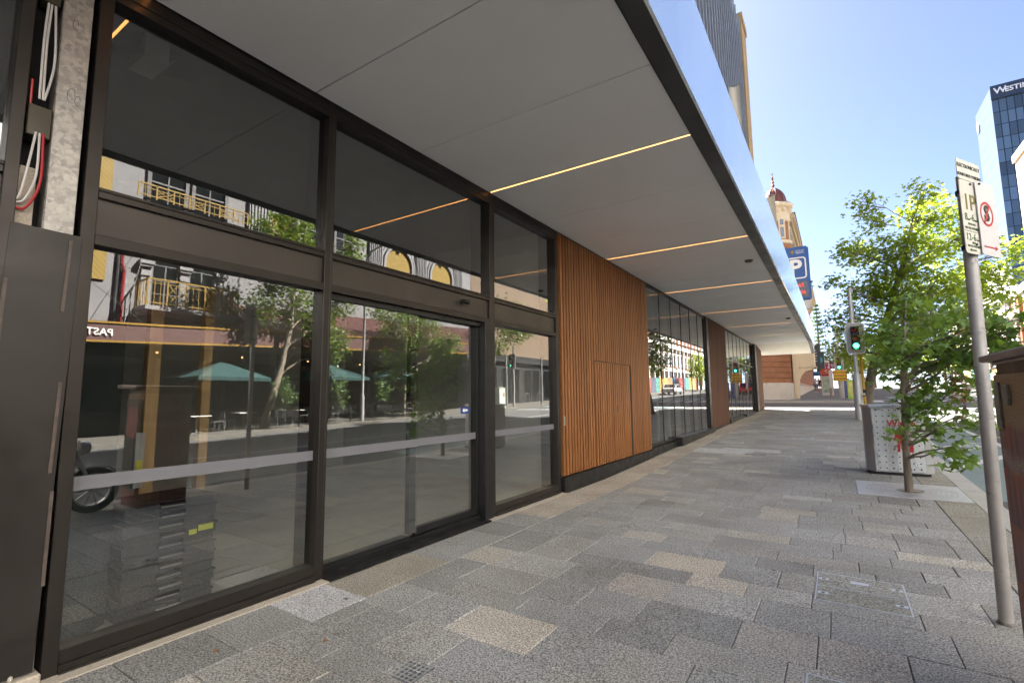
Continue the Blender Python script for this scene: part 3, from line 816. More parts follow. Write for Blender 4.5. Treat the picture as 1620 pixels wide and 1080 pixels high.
# ================================================================== trees
LOBE = [(180, .12), (-128, .62), (-97, .40), (-62, .92), (-32, .46), (0, 1.08), (32, .46), (62, .92), (97, .40), (128, .62)]
LOBE = [(math.sin(rad(a)) * r, math.cos(rad(a)) * r) for a, r in LOBE]
def leafmesh(mb, tips, per, size, spread, rng, droop=.5, lobed=True):
    for tip in tips:
        for _ in range(per):
            c = V(tip) + V((rng.gauss(0, 1), rng.gauss(0, 1), rng.gauss(0, .8))) * spread
            s = size * rng.uniform(.6, 1.15) * .5
            a = rng.uniform(0, 2 * math.pi)
            tilt = rng.gauss(droop, .5)
            f = V((math.cos(a) * math.cos(tilt), math.sin(a) * math.cos(tilt), -math.sin(tilt)))
            side = V((-math.sin(a), math.cos(a), rng.gauss(0, .35))).normalized(); up = side.cross(f)
            fold = rng.uniform(-.25, .45); curl = rng.uniform(.0, .35)
            if lobed:
                vs = [c]
                for x, y in LOBE: vs.append(c + side * (x * s) + f * (y * s) + up * (abs(x) * fold * s - curl * y * y * s * .6))
                mb._add(vs, [(0, i, i + 1) for i in range(1, 10)] + [(0, 10, 1)])
            else:
                vs = [c - f * s, c + side * s * .5 + up * fold * s * .4, c + f * s - up * curl * s, c - side * s * .5 + up * fold * s * .4]
                mb._add(vs, [(0, 1, 2, 3)])

def curve(a, b, sag, rng, n=5, wig=.06):
    a, b = V(a), V(b); L = (b - a).length; out = []
    for i in range(n + 1):
        t = i / n
        p = a.lerp(b, t) + V((0, 0, sag * L * math.sin(math.pi * t)))
        if 0 < i < n: p += V((rng.gauss(0, wig), rng.gauss(0, wig), rng.gauss(0, wig))) * L * .5
        out.append(p)
    return out

def tree(name, label, trunk, blobs, leafmat, bark, size, dens, per=7, seed=1, group=None, tw=.010, limb=.045, lobed=True, droop=.5, cat='tree', spreadk=.8, attach=.35):
    """trunk: [(x,y,z,r)...]; blobs: [(x,y,z,radius)...] foliage masses, each on its own limb with twigs"""
    rng = random.Random(seed)
    base = trunk[0][:3]
    t = thing(name, label, cat, base, group)
    wood = MB(); fol = MB()
    tp = [V(q[:3]) for q in trunk]
    wood.tube(tp, [q[3] for q in trunk], 10)
    def on_trunk(z):
        for i in range(len(tp) - 1):
            if tp[i].z <= z <= tp[i + 1].z:
                k = (z - tp[i].z) / (tp[i + 1].z - tp[i].z); return tp[i].lerp(tp[i + 1], k), trunk[i][3] * (1 - k) + trunk[i + 1][3] * k
        return (tp[-1], trunk[-1][3]) if z > tp[-1].z else (tp[1], trunk[1][3])
    for (x, y, z, r) in blobs:
        c = V((x, y, z)); horiz = math.hypot(x - base[0], y - base[1])
        zt = min(max(z - horiz * attach - r * .3, tp[1].z), tp[-1].z)
        a, ra = on_trunk(zt)
        lr = min(ra * .8, limb * (.5 + r))
        pts = curve(a, c, .05, rng)
        wood.tube(pts, [lr * (1 - .75 * i / 5) for i in range(6)], 6)
        n = max(3, int(dens * r ** 2)); tips = []
        for _ in range(n):
            d = V((rng.gauss(0, 1), rng.gauss(0, 1), rng.gauss(0, 1))); d.normalize()
            q = c + d * r * rng.uniform(.25, 1.0) ** .6 + V((0, 0, -.05 * r))
            tips.append(q)
            s = pts[rng.choice((3, 4, 5))]
            wood.tube(curve(s, q, .06, rng, 3, .05), [tw, tw * .8, tw * .5, tw * .3], 4, cap=False)
        leafmesh(fol, tips, per, size, size * spreadk, rng, droop, lobed)
    part('trunk', wood, bark, t, smooth=True)
    part('crown', fol, leafmat, t)
    return t

BARK = mat('grey_bark', (.20, .165, .125), .9, var=.3, scale=8, bmp=.6, bscale=18, stretch=(1, 1, .4), dirt=(.33, .29, .24))
LEAF1 = mat_leaf('maple_leaf', (.085, .165, .035), (.20, .32, .07), .40, (.30, .46, .05))
LEAF2 = mat_leaf('plane_leaf', (.075, .145, .018), (.21, .32, .04), .5, (.48, .58, .05))
LEAFR = mat_leaf('street_leaf', (.034, .080, .016), (.105, .18, .032), .3, (.22, .30, .03))
LEAFY = mat_leaf('lime_leaf', (.08, .13, .02), (.17, .23, .04), .4, (.42, .48, .05))
LEAFK = mat_leaf('dark_shrub_leaf', (.075, .145, .045), (.18, .29, .10), .25, (.15, .25, .04))
LEAFB = mat_leaf('dead_leaf', (.20, .11, .05), (.36, .22, .11), .25, (.4, .2, .08))

NEAR = [(0.93, 9.45, 1.33, 0.24), (0.86, 9.65, 1.99, 0.36), (0.66, 9.75, 1.84, 0.23), (1.17, 9.25, 2.18, 0.41), (1.36, 9.35, 1.85, 0.42), (1.57, 9.15, 2.28, 0.38), (1.79, 9.05, 2.45, 0.3), (1.90, 8.75, 2.26, 0.33),
        (1.02, 9.75, 2.48, 0.36), (1.3, 9.85, 2.72, 0.33), (0.84, 9.95, 2.38, 0.29), (1.14, 9.3, 1.31, 0.28), (1.25, 9.15, 0.98, 0.30), (0.74, 9.42, .93, .12), (.78, 9.42, 1.22, .15), (1.2, 9.6, 0.92, 0.22), (1.39, 9.05, 0.74, 0.22), (1.26, 9.05, 0.66, 0.12),
        (1.59, 9.45, 1.16, 0.26), (1.55, 9.85, 1.49, 0.3), (1.06, 9.95, 1.72, 0.36), (1.7, 8.95, 1.97, 0.34), (2.15, 9.0, 2.3, .3), (2.3, 8.9, 2.5, .25), (1.15, 9.9, 3.0, .22), (1.5, 9.5, 2.0, .3)]
nt_ = tree('young_maple', 'small dark green maple with a thin trunk in the steel tree grate', [(.80, 9.52, .02, .055), (.805, 9.53, .5, .046), (.83, 9.53, 1.1, .040), (.86, 9.54, 1.75, .033), (.92, 9.6, 2.3, .022), (1.0, 9.7, 2.95, .008)],
     NEAR, LEAF1, BARK, .215, 95, 7, 3, tw=.005, limb=.026, droop=.55, spreadk=.5)
dl = MB(); leafmesh(dl, [(1.42 + random.gauss(0, .07), 9.2 + random.gauss(0, .1), 1.55 + random.gauss(0, .22)) for _ in range(20)], 4, .10, .05, random.Random(5), 1.1)
leafmesh(dl, [(1.62, 9.1, 1.36), (.74, 9.5, .66), (1.3, 9.1, 1.02)], 3, .09, .03, random.Random(6), 1.0)
part('withered_leaves', dl, LEAFB, nt_, label='dry brown leaf clusters')
for z, a in ((.35, 0), (.44, 2), (.62, 4), (.70, 1), (1.25, 3), (.52, 5)):
    kn = MB(); kn.lathe((.805 + .042 * math.cos(a), 9.53 + .042 * math.sin(a), z), [(.0, -.02), (.012, -.012), (.015, 0), (.012, .012), (0, .02)], 8)
    part('knot', kn, BARK, nt_, smooth=True)

BIG = [(1.59, 24.66, 9.24, 0.5), (1.76, 25.64, 8.68, 0.5), (3.55, 25.08, 9.46, 0.55), (4.08, 25.83, 8.79, 0.65), (3.38, 25.9, 8.7, 0.75), (0.64, 24.11, 7.37, 0.5), (0.26, 23.94, 5.93, 0.36), (1.28, 26.58, 7.73, 0.65), (2.03, 24.73, 7.15, 0.85),
       (2.82, 24.65, 7.0, 1.0), (4.17, 27.09, 7.77, .9), (4.67, 25.4, 7.5, 0.6), (0.61, 26.58, 4.92, 0.62), (1.33, 25.42, 5.79, .95), (2.41, 25.95, 5.47, 1.2), (3.24, 24.38, 5.36, 1.1), (4.42, 25.93, 5.74, 1.0), (5.33, 26.68, 6.02, 0.7),
       (5.89, 25.57, 6.82, 0.5), (5.72, 26.27, 6.13, 0.55), (5.67, 26.05, 5.1, 0.45), (2.11, 24.1, 3.65, 1.2), (0.73, 26.33, 3.42, .85), (1.9, 26.2, 2.9, .5), (3.35, 24.86, 3.88, 1.2), (4.42, 24.4, 4.31, 0.8), (0.34, 26.67, 4.38, 0.5), (2.9, 25.8, 3.0, .55), (-0.05, 26.2, 4.8, 0.3)]
tree('street_plane_tree', 'tall leafy street tree with yellow green backlit crown behind the traffic signal', [(1.06, 26.3, .45, .23), (1.10, 26.2, 1.3, .19), (1.32, 26.0, 2.4, .17), (1.75, 25.7, 3.8, .15), (2.2, 25.5, 5.4, .11), (2.7, 25.4, 7.0, .06), (3.1, 25.4, 8.6, .025)],
     BIG, LEAF2, BARK, .28, 56, 13, 7, tw=.012, limb=.05, droop=.55, spreadk=.75)
# trees further up the street
far = [((1.9, 57, 5.6, 1.6), (1.0, 58, 4.6, 1.0), (2.8, 57, 4.6, 1.2), (2.0, 56, 7, 1.0)), ((.0, 76, 6.8, 1.7), (1.2, 76, 5.6, 1.6), (-.9, 77, 5.8, 1.0), (1.6, 75, 4.4, 1.2)), ((4.8, 92, 7.2, 2.6), (6.5, 93, 6.2, 2.2), (3.4, 92, 5.8, 2.0)),
       ((8.6, 92, 7.4, 2.6), (10, 91, 6.0, 2.2), (7.6, 92, 5.2, 1.8)), ((13.6, 96, 7.2, 2.4), (12.4, 95, 6.0, 1.8), (14.4, 95, 5.4, 1.8)), ((1.2, 96, 8.5, 2.3), (.2, 96, 6.8, 2.0), (2.4, 95, 6.4, 1.9))]
labs = ['leafy street tree just beyond the side street, behind the large tree', 'yellow green tree past the information kiosk on the far footpath', 'round tree in the distance behind the thin maple trunk', 'broad distant tree between the maple and the sign pole', 'distant tree near the coloured hoarding on the far side', 'tallest distant tree at the end of the far footpath']
for i, bl in enumerate(far):
    bx = sum(b[0] for b in bl) / len(bl); by = sum(b[1] for b in bl) / len(bl); bz = G(by)
    tree('street_tree', labs[i], [(bx, by, bz, .22), (bx, by, bz + 1.5, .17), (bx, by, max(b[2] for b in bl) - .5, .06)], bl, LEAFY if i in (1, 2, 3, 5) else LEAF2, BARK, .42, 14, 7, 20 + i, group='street trees beyond the crossing', tw=.02, limb=.06, lobed=False, spreadk=.7)
# norfolk pine
t = thing('norfolk_pine', 'dark tiered pine rising behind the brick heritage building', 'tree', (-2.3, 112, G(110)))
m = MB(); m.tube([(-2.3, 112, G(110)), (-2.3, 112, 19)], [.35, .05], 8); part('trunk', m, BARK, t)
m = MB(); rng = random.Random(9)
for k in range(17):
    z = 6 + k * .78; R_ = 2.6 * (1 - k / 18.5)
    for j in range(9):
        a = 2 * math.pi * j / 9 + k
        for q in range(5):
            r = R_ * (.3 + .7 * q / 4)
            leafmesh(m, [(-2.3 + r * math.cos(a), 112 + r * math.sin(a), z + .25 * r * r / max(R_, .5) * .3)], 3, .5, .12, rng, -.2, False)
part('crown', m, LEAFK, t)
# ================================================================== the far side of the road (seen mirrored in the glass)
OX = 18.0
RENDER = mat('pale_render', (.21, .205, .21), .8, var=.07, scale=.8, dirt=(.47, .45, .45))
TRIM = mat('white_trim', (.245, .24, .245), .7, var=.05)
BARG = mat('grey_joinery', (.13, .125, .125), .7)
YEL = mat('ochre_yellow', (.27, .17, .027), .6, var=.08)
YLINE = mat('yellow_trim', (.28, .16, .02), .5)
MAROON = mat('maroon_sheet', (.10, .040, .037), .5, var=.08, scale=1)
MAROON2 = mat('maroon_fascia', (.105, .052, .047), .6, var=.06)
DGLASS = mat('dark_window', (.012, .014, .015), .08, 0, var=0, rvar=0)
SHOPD = mat('dark_shopfront', (.022, .017, .013), .5, var=.3, scale=1)
R_ = thing('restaurant_building', 'pale two storey building with yellow arches and maroon awning across the road', 'building', (OX, 10, 0))
m = MB(); m.box(OX, OX + 14, -30, 32.5, 3.9, 15.2); m.box(OX - .35, OX + .1, -30, 32.5, 14.6, 15.0); m.box(OX - .2, OX + .1, -30, 32.5, 9.15, 9.4)
part('wall', m, RENDER, R_)
m = MB(); m.box(OX + .05, OX + 14, -30, 32.5, -.2, 3.9)
yy = -28
while yy < 32:
    m.box(OX - .02, OX + .1, yy, yy + .3, 0, 3.9); yy += 3.1
m.box(OX - .01, OX + .1, -30, 32.4, 0, .9)
part('shopfront', m, SHOPD, R_)
m = MB()
for y0 in [-27.6 + 3.1 * k for k in range(19)]:
    m.box(OX + .02, OX + .045, y0, y0 + 2.6, 1.0, 3.3)
part('shop_window', m, DGLASS, R_)
WARM = mat_emit('warm_lamp', (1, .55, .2), .8)
each('pendant_lamp', [(lambda m, k=k: m.lathe((OX - .6, 2 + 3.7 * k, 3.55), [(0, -.06), (.05, -.03), (.05, .02), (0, .04)], 8)) for k in range(8)], WARM, R_)
def aw(y): return 3.60 + .0455 * (y - 6.3)
m = MB(); m.mat(0)
for a, b in ((-20, 8.6), (8.6, 20), (20, 32.4)):
    m._add([(15.0, a, aw(a)), (15.0, b, aw(b)), (15.0, b, aw(b) + .75), (15.0, a, aw(a) + .75), (15.06, a, aw(a)), (15.06, b, aw(b)), (15.06, b, aw(b) + .75), (15.06, a, aw(a) + .75)],
           [(0, 3, 2, 1), (4, 5, 6, 7), (0, 1, 5, 4), (3, 7, 6, 2), (0, 4, 7, 3), (1, 2, 6, 5)])
    m._add([(15.06, a, aw(a) + .5), (15.06, b, aw(b) + .5), (18, b, aw(b) + .62), (18, a, aw(a) + .62), (15.06, a, aw(a) + .56), (15.06, b, aw(b) + .56), (18, b, aw(b) + .68), (18, a, aw(a) + .68)],
           [(0, 3, 2, 1), (4, 5, 6, 7), (0, 1, 5, 4), (3, 7, 6, 2), (0, 4, 7, 3), (1, 2, 6, 5)])
m.mat(1)
for a, b in ((-20, 8.6), (8.6, 20), (20, 32.4)):
    for o in (-.01, .70):
        m._add([(14.96, a, aw(a) + o), (14.96, b, aw(b) + o), (14.96, b, aw(b) + o + .075), (14.96, a, aw(a) + o + .075), (14.998, a, aw(a) + o), (14.998, b, aw(b) + o), (14.998, b, aw(b) + o + .075), (14.998, a, aw(a) + o + .075)],
               [(0, 3, 2, 1), (4, 5, 6, 7), (0, 1, 5, 4), (3, 7, 6, 2), (0, 4, 7, 3), (1, 2, 6, 5)])
part('awning_fascia', m, [MAROON2, YLINE], R_)
m = MB(); a, b = 12.5, 32.4
for i in range(80):
    y0 = a + (b - a) * i / 80; y1 = a + (b - a) * (i + .82) / 80
    for y2, y3, dz in ((y0, y1, 0), (y1, a + (b - a) * (i + 1) / 80, .035)):
        m._add([(15.06, y2, aw(y2) + .77 + dz), (15.06, y3, aw(y3) + .77 + dz), (18, y3, aw(y3) + 2.35 + dz), (18, y2, aw(y2) + 2.35 + dz), (15.06, y2, aw(y2) + .74), (15.06, y3, aw(y3) + .74), (18, y3, aw(y3) + 2.3), (18, y2, aw(y2) + 2.3)],
               [(0, 1, 2, 3), (7, 6, 5, 4), (4, 5, 1, 0), (3, 2, 6, 7), (0, 3, 7, 4), (1, 5, 6, 2)])
m.prism([(15.06, 12.45, aw(12.45) + .6), (18, 12.45, aw(12.45) + .6), (18, 12.45, aw(12.45) + 2.38), (15.06, 12.45, aw(12.45) + .8)], (0, .05, 0))
part('awning_roof', m, MAROON, R_)
m = MB(); m.text('PASTRY', (14.955, 6.40, aw(6.3) + .375), (0, -1, .0), (0, 0, 1), .36, .01, 'CENTER', .02)
part('lettering', m, WHITEP, R_)
# arched windows
def arch(mb, y0, y1, z0, zt, x0, x1, n=14):
    r = (y1 - y0) / 2; c = (y0 + y1) / 2
    poly = [(x0, y0, z0), (x0, y1, z0)] + [(x0, c + r * math.cos(math.pi * k / n), zt - r + r * math.sin(math.pi * k / n)) for k in range(n + 1)]
    mb.prism(poly, (x1 - x0, 0, 0))
def archring(mb, y0, y1, z0, zt, w, x0, x1, n=16):
    r = (y1 - y0) / 2; c = (y0 + y1) / 2
    ins = [(y1, z0)] + [(c + r * math.cos(math.pi * k / n), zt - r + r * math.sin(math.pi * k / n)) for k in range(n + 1)] + [(y0, z0)]
    R2 = r + w
    out = [(y1 + w, z0)] + [(c + R2 * math.cos(math.pi * k / n), zt - r + R2 * math.sin(math.pi * k / n)) for k in range(n + 1)] + [(y0 - w, z0)]
    for i in range(len(ins) - 1):
        a, b, c2, d = ins[i], ins[i + 1], out[i + 1], out[i]
        mb.prism([(x0, *a), (x0, *b), (x0, *c2), (x0, *d)], (x1 - x0, 0, 0))
for y0, y1 in ((9.15, 10.28), (10.68, 11.82)):
    m = MB(); arch(m, y0, y1, 5.55, 8.2, OX - .03, OX + .02); w = part('arched_door', m, DGLASS, R_)
    m = MB(); archring(m, y0, y1, 5.55, 8.2, .14, OX - .14, OX + .0); part('surround', m, TRIM, w)
    m = MB()
    for q in (y0 + .02, (y0 + y1) / 2 - .03, y1 - .08): m.box(OX - .06, OX - .03, q, q + .06, 5.55, 7.55)
    for z in (6.2, 6.8, 7.5): m.box(OX - .055, OX - .03, y0, y1, z, z + .04)
    part('glazing_bars', m, BARG, w)
for yc in (8.9, 10.48, 12.1, 13.9, 22.0, 26.3, 30.6):
    m = MB(); top = 12.6 if yc > 13 else 7.35
    bot = 9.4 if yc > 13 else 5.5
    m.box(OX - .16, OX, yc - .16, yc + .16, bot, top); m.box(OX - .26, OX, yc - .24, yc + .24, top, top + .12); m.box(OX - .32, OX, yc - .28, yc + .28, top + .12, top + .28); m.box(OX - .22, OX, yc - .2, yc + .2, top - .4, top - .3)
    if yc > 13:
        m.box(OX - .2, OX, yc - .55, yc + .55, bot, top - .1)
        for k in range(6): m.box(OX - .26, OX - .2, yc - .46 + .17 * k, yc - .39 + .17 * k, bot + .2, top - .7)
        for k in range(3): m.lathe((OX - .2, yc - .3 + .3 * k, top - .4), [(0, -.05), (.09, -.02), (.09, .05)], 10, axis='x')
    part('pilaster', m, TRIM, R_)
for k, (y0, y1) in enumerate(((8.9, 10.3), (10.75, 12.15), (16.8, 18.0), (18.8, 20.0))):
    m = MB(); m.box(OX - .03, OX, y0, y1, 10.1, 13.3); w = part('sash_window', m, DGLASS, R_)
    m = MB(); m.box(OX - .12, OX, y0 - .16, y0, 10.0, 12.8); m.box(OX - .12, OX, y1, y1 + .16, 10.0, 12.8); m.box(OX - .22, OX, y0 - .25, y1 + .25, 13.3, 13.55); m.box(OX - .2, OX, y0 - .2, y1 + .2, 9.85, 10.0)
    m.box(OX - .07, OX - .03, y0, y1, 11.35, 11.43); m.box(OX - .06, OX - .03, (y0 + y1) / 2 - .03, (y0 + y1) / 2 + .03, 10.0, 12.7)
    part('frame', m, BARG, w)
def mat_chevron():
    m, nt, p = nt_new('yellow_chevron_boards')
    tc = N(nt, 'ShaderNodeTexCoord'); sp = N(nt, 'ShaderNodeSeparateXYZ'); nt.links.new(tc.outputs['Object'], sp.inputs[0])
    def M(op, a, b):
        n = N(nt, 'ShaderNodeMath', operation=op)
        for i, v in enumerate((a, b)):
            if isinstance(v, (int, float)): n.inputs[i].default_value = v
            else: nt.links.new(v, n.inputs[i])
        return n.outputs[0]
    ay = M('PINGPONG', M('ADD', sp.outputs[1], 3.1), .95)
    f = M('FRACT', M('MULTIPLY', M('ADD', sp.outputs[2], ay), 4.6), 0)
    line = M('LESS_THAN', f, .13)
    nt.links.new(mixc(nt, line, (.28, .185, .03), (.10, .06, .01)), p.inputs['Base Color']); p.inputs['Roughness'].default_value = .6
    return m
CHEV = mat_chevron()
for y0, y1, z0, zt in ((6.2, 7.5, 6.5, 13.0), (14.5, 15.9, 9.4, 11.75), (22.85, 25.25, 8.2, 11.95), (27.4, 29.8, 8.2, 11.95), (1.0, 3.4, 6.5, 13.2), (-5, -2.6, 6.5, 13.2)):
    m = MB()
    if y0 < 8 or y0 < 0: m.box(OX - .08, OX, y0, y1, z0, zt)
    else: arch(m, y0, y1, z0, zt, OX - .06, OX + .0)
    w = part('yellow_shutter', m, CHEV, R_)
    if y0 > 8:
        m = MB(); archring(m, y0, y1, z0, zt, .18, OX - .2, OX + .0); archring(m, y0 - .3, y1 + .3, z0, zt + .3, .1, OX - .14, OX); m.box(OX - .3, OX, (y0 + y1) / 2 - .14, (y0 + y1) / 2 + .14, zt - .1, zt + .45); part('surround', m, TRIM, w)
# balcony
m = MB(); m.box(OX - 1.25, OX, 8.6, 12.5, 5.32, 5.5); m.box(OX - 1.1, OX, 8.7, 12.4, 5.2, 5.32)
bl = part('balcony', m, TRIM, R_)
def railing(mb, x, y0, y1, z, h, panels):
    mb.box(x - .03, x + .03, y0, y1, z + h, z + h + .06); mb.box(x - .02, x + .02, y0, y1, z + .1, z + .14); mb.box(x - .02, x + .02, y0, y1, z + h - .16, z + h - .13)
    n = panels * 2 + 1; st = (y1 - y0) / n
    for k in range(n + 1): mb.box(x - .03, x + .03, y0 + k * st - .03, y0 + k * st + .03, z, z + h + .02)
    for k in range(n):
        a, b = y0 + k * st + .04, y0 + (k + 1) * st - .04
        if k % 2:
            for s, e in (((a, z + .14), (b, z + h - .16)), ((a, z + h - .16), (b, z + .14))): mb.bar((x, *s), (x, *e), .03, .03, up=(1, 0, 0))
            c = ((a + b) / 2, z + h / 2)
            for s, e in (((a, c[1]), (c[0], z + h - .16)), ((c[0], z + h - .16), (b, c[1])), ((b, c[1]), (c[0], z + .14)), ((c[0], z + .14), (a, c[1]))): mb.bar((x, *s), (x, *e), .022, .022, up=(1, 0, 0))
        else:
            for q in range(1, 3): mb.box(x - .012, x + .012, a + (b - a) * q / 3 - .012, a + (b - a) * q / 3 + .012, z, z + h)
m = MB(); railing(m, OX - 1.2, 8.65, 12.45, 5.5, 1.12, 2)
for yv in (8.66, 12.44):
    m.box(OX - 1.2, OX, yv - .03, yv + .03, 6.6, 6.66)
    for q in range(5): m.box(OX - 1.0 + .24 * q, OX - .97 + .24 * q, yv - .015, yv + .015, 5.5, 6.6)
part('balcony_railing', m, YEL, bl)
m = MB(); railing(m, OX - .5, 8.3, 13.1, 10.4, .6, 3)
part('upper_railing', m, YEL, R_)
m = MB(); m.tube([(OX - .12, 8.12, 4.6), (OX - .12, 8.12, 7.0), (OX - .12, 8.02, 7.3), (OX - .12, 8.02, 9.2)], .07, 8); 
part('downpipe', m, mat('red_pipe', (.22, .02, .02), .5), R_)
m = MB(); m.tube([(OX - .1, 7.9, 4.6), (OX - .1, 7.9, 9.2)], .05, 6)
for p, q in (((OX, 6.6, 7.8), (15.2, 5.8, 4.35)), ((OX, 9.0, 9.2), (15.2, 7.4, 4.4)), ((OX, 5, 8), (15.3, 8.2, 4.4))): m.tube([p, q], .012, 5)
part('stay_rods', m, mat('dark_rod', (.06, .06, .06), .5), R_)
m = MB()
for k in range(6):
    y0 = 25.6 + k * .33; m.box(OX - .45, OX, y0, y0 + .12, 7.6 + .012 * k, 7.75 + .012 * k)
part('brackets', m, mat('ochre_bracket', (.36, .16, .06), .7), R_)

WHB = mat('white_bounce_wall', (.80, .79, .77), .7, var=.03)  # bright white, chosen to bounce sunlight into the shaded footpath
w_ = thing('white_bounce_block', 'white building left of the restaurant, mirrored far left, made tall to bounce sunlight', 'building', (OX, -20, 0))  # a pale wall is mirrored here; height and whiteness added for bounce
m = MB(); m.box(OX, OX + 14, -70, -30.05, -.3, 26); m.box(OX - .12, OX + 14, -30.04, 5.4, 3.95, 26) 
part('wall', m, WHB, w_)
for k in range(9):
    for z in (6.5, 10.5, 14.5, 18.5, 22):
        m = MB(); m.box(OX - .16, OX - .1, -60 + 7 * k, -58.4 + 7 * k, z, z + 1.8)
        if -60 + 7 * k < -32 : continue
        part('window', m, DGLASS, w_)
w_ = thing('white_bounce_block', 'unseen white block added behind the restaurant roof to bounce sunlight', 'building', (OX + 1, 19, 14))  # unseen block, added as a sunlit reflector for the street
m = MB(); m.box(OX + .6, OX + 13.9, 5.5, 32.4, 15.25, 25); part('wall', m, WHB, w_)
for k in range(6):
    for z in (17.0, 21.0):
        m = MB(); m.box(OX + .55, OX + .62, 7 + 4.3 * k, 8.6 + 4.3 * k, z, z + 1.9); part('window', m, DGLASS, w_)

# dark brick corner building
BR = thing('brick_office', 'brown brick building with dark glazed base at the crossing, mirrored in the narrow pane', 'building', (OX, 42, 0))
BRK = mat_brick('brown_brick', (.22, .155, .10), (.17, .115, .075), (.19, .15, .11))
m = MB(); m.box(OX, OX + 14, 32.55, 52, 5.2, 16.5); part('wall', m, BRK, BR)
m = MB(); m.box(OX - .02, OX + 13, 32.56, 52.1, .2, 5.2); m.box(OX - .3, OX, 32.6, 52.3, 4.6, 5.2); part('base', m, mat('grey_cladding', (.028, .028, .030), .5, var=.1), BR)
for k in range(5):
    m = MB(); m.box(OX - .05, OX - .02, 33.4 + 3.7 * k, 36.2 + 3.7 * k, .9, 4.0); w = part('window', m, DGLASS, BR)
    m = MB(); 
    for q in (33.4, 34.75, 36.14): m.box(OX - .08, OX - .03, q + 3.7 * k, q + .06 + 3.7 * k, .9, 4.0)
    part('mullion', m, STEEL, w)

# red brick building with a white pediment further along
def mat_redbrick(name): return mat_brick(name, (.34, .105, .055), (.26, .075, .04), (.28, .19, .14))
RB = mat_redbrick('red_brick')
P_ = thing('pediment_building', 'red brick building with white pediment and pilasters on the far side of the road', 'building', (OX, 92, 2))
WHT = mat('white_stone', (.78, .77, .74), .7, var=.05)
m = MB(); m.box(OX, OX + 16, 78, 118, 1.5, 12.3); part('wall', m, RB, P_)
m = MB(); m.box(OX - .5, OX + .2, 78, 118, 9.9, 10.4); m.box(OX - .25, OX + .1, 78, 118, 12.3, 12.7); m.box(OX - .15, OX, 78, 118, 6.0, 6.25); m.box(OX - .2, OX, 78, 118, 1.4, 3.2)
for k in range(15):
    yc = 79 + 2.75 * k; m.box(OX - .2, OX, yc - .22, yc + .22, 3.2, 9.9); m.box(OX - .3, OX, yc - .32, yc + .32, 9.4, 9.9); m.box(OX - .12, OX + .1, yc - .3, yc + .3, 10.4, 12.9)
part('white_trim', m, WHT, P_)
m = MB(); m.box(OX - .3, OX + 1, 82.5, 93.5, 10.4, 12.9); m.prism([(OX - .3, 82.0, 12.9), (OX - .3, 94.0, 12.9), (OX - .3, 88.0, 17.0)], (1.5, 0, 0))
m.prism([(OX - .8, 81.4, 12.75), (OX - .8, 81.4, 13.1), (OX - .8, 88.0, 17.65), (OX - .8, 88.0, 17.2)], (2.2, 0, 0)); m.prism([(OX - .8, 94.6, 12.75), (OX - .8, 94.6, 13.1), (OX - .8, 88.0, 17.65), (OX - .8, 88.0, 17.2)], (2.2, 0, 0))
m.box(OX - .8, OX + 1, 81.4, 94.6, 12.5, 12.8)
for k in range(18): m.box(OX - .7, OX - .3, 81.8 + .7 * k, 82.1 + .7 * k, 12.25, 12.5)
for k in range(8):
    for s in (-1, 1):
        yy = 88 + s * (.7 + .7 * k); zz = 17.0 - .68 * (.7 + .7 * k); m.box(OX - .7, OX - .3, yy - .14, yy + .14, zz - .3, zz)
for a in range(9):
    t = a * .7; m.lathe((OX - .3, 88 + 2.6 * math.cos(t), 14.1 + .8 * math.sin(t * 2)), [(0, -.12), (.2, -.08), (.35, .0)], 8, axis='x')
part('pediment', m, WHT, P_)
for k in range(14):
    yc = 80.4 + 2.75 * k
    for z0, z1 in ((3.4, 5.7), (6.6, 9.0)):
        m = MB(); arch(m, yc - .6, yc + .6, z0, z1, OX - .05, OX + .0, 8) if z0 > 5 else m.box(OX - .05, OX, yc - .65, yc + .65, z0, z1)
        w = part('window', m, DGLASS, P_)
        m = MB(); archring(m, yc - .6, yc + .6, z0, z1, .14, OX - .15, OX, 8) if z0 > 5 else m.box(OX - .15, OX, yc - .85, yc + .85, z1, z1 + .25)
        part('surround', m, WHT, w)
# cream tower next to it
C_ = thing('cream_tower', 'tall cream building with a brown curved balcony band at the right edge', 'building', (OX, 68, 1.5))
CRM = mat('cream_stone', (.62, .53, .40), .75, var=.06, scale=.3)
m = MB(); m.box(OX + .1, OX + 14, 56, 73.6, 13.4, 27); m.box(OX + .2, OX + 14, 62.2, 77.2, 1.2, 12.6); m.box(OX - .1, OX + .3, 56, 73.7, 26.4, 27.2)
part('wall', m, CRM, C_)
m = MB(); m.box(OX - .35, OX + .5, 62, 75.6, 12.0, 13.2); m.box(OX - .25, OX + .5, 62, 75.5, 13.2, 13.35)
part('balcony_band', m, mat('taupe_band', (.24, .20, .16), .6), C_, bevel=.15)
m = MB()
for k in range(7): m.box(OX + .05, OX + .1, 60 + 1.9 * k, 61.5 + 1.9 * k, 13.6, 19.5)
part('window', m, mat('bronze_glass', (.10, .075, .045), .1, .4, var=.1, rvar=.02), C_)
m = MB(); m.box(OX, OX + .2, 62, 77.4, 4.6, 5.0); m.box(OX, OX + .2, 62, 77.4, 8.6, 8.9); m.mat(1).box(OX + .05, OX + .2, 62, 77.3, 8.9, 10.4)
part('string_course', m, [WHT, mat('orange_band', (.42, .17, .06), .8)], C_)
for k in range(5):
    m = MB(); m.box(OX + .14, OX + .2, 63 + 2.9 * k, 65 + 2.9 * k, 2.4, 4.4); part('window', m, DGLASS, C_)
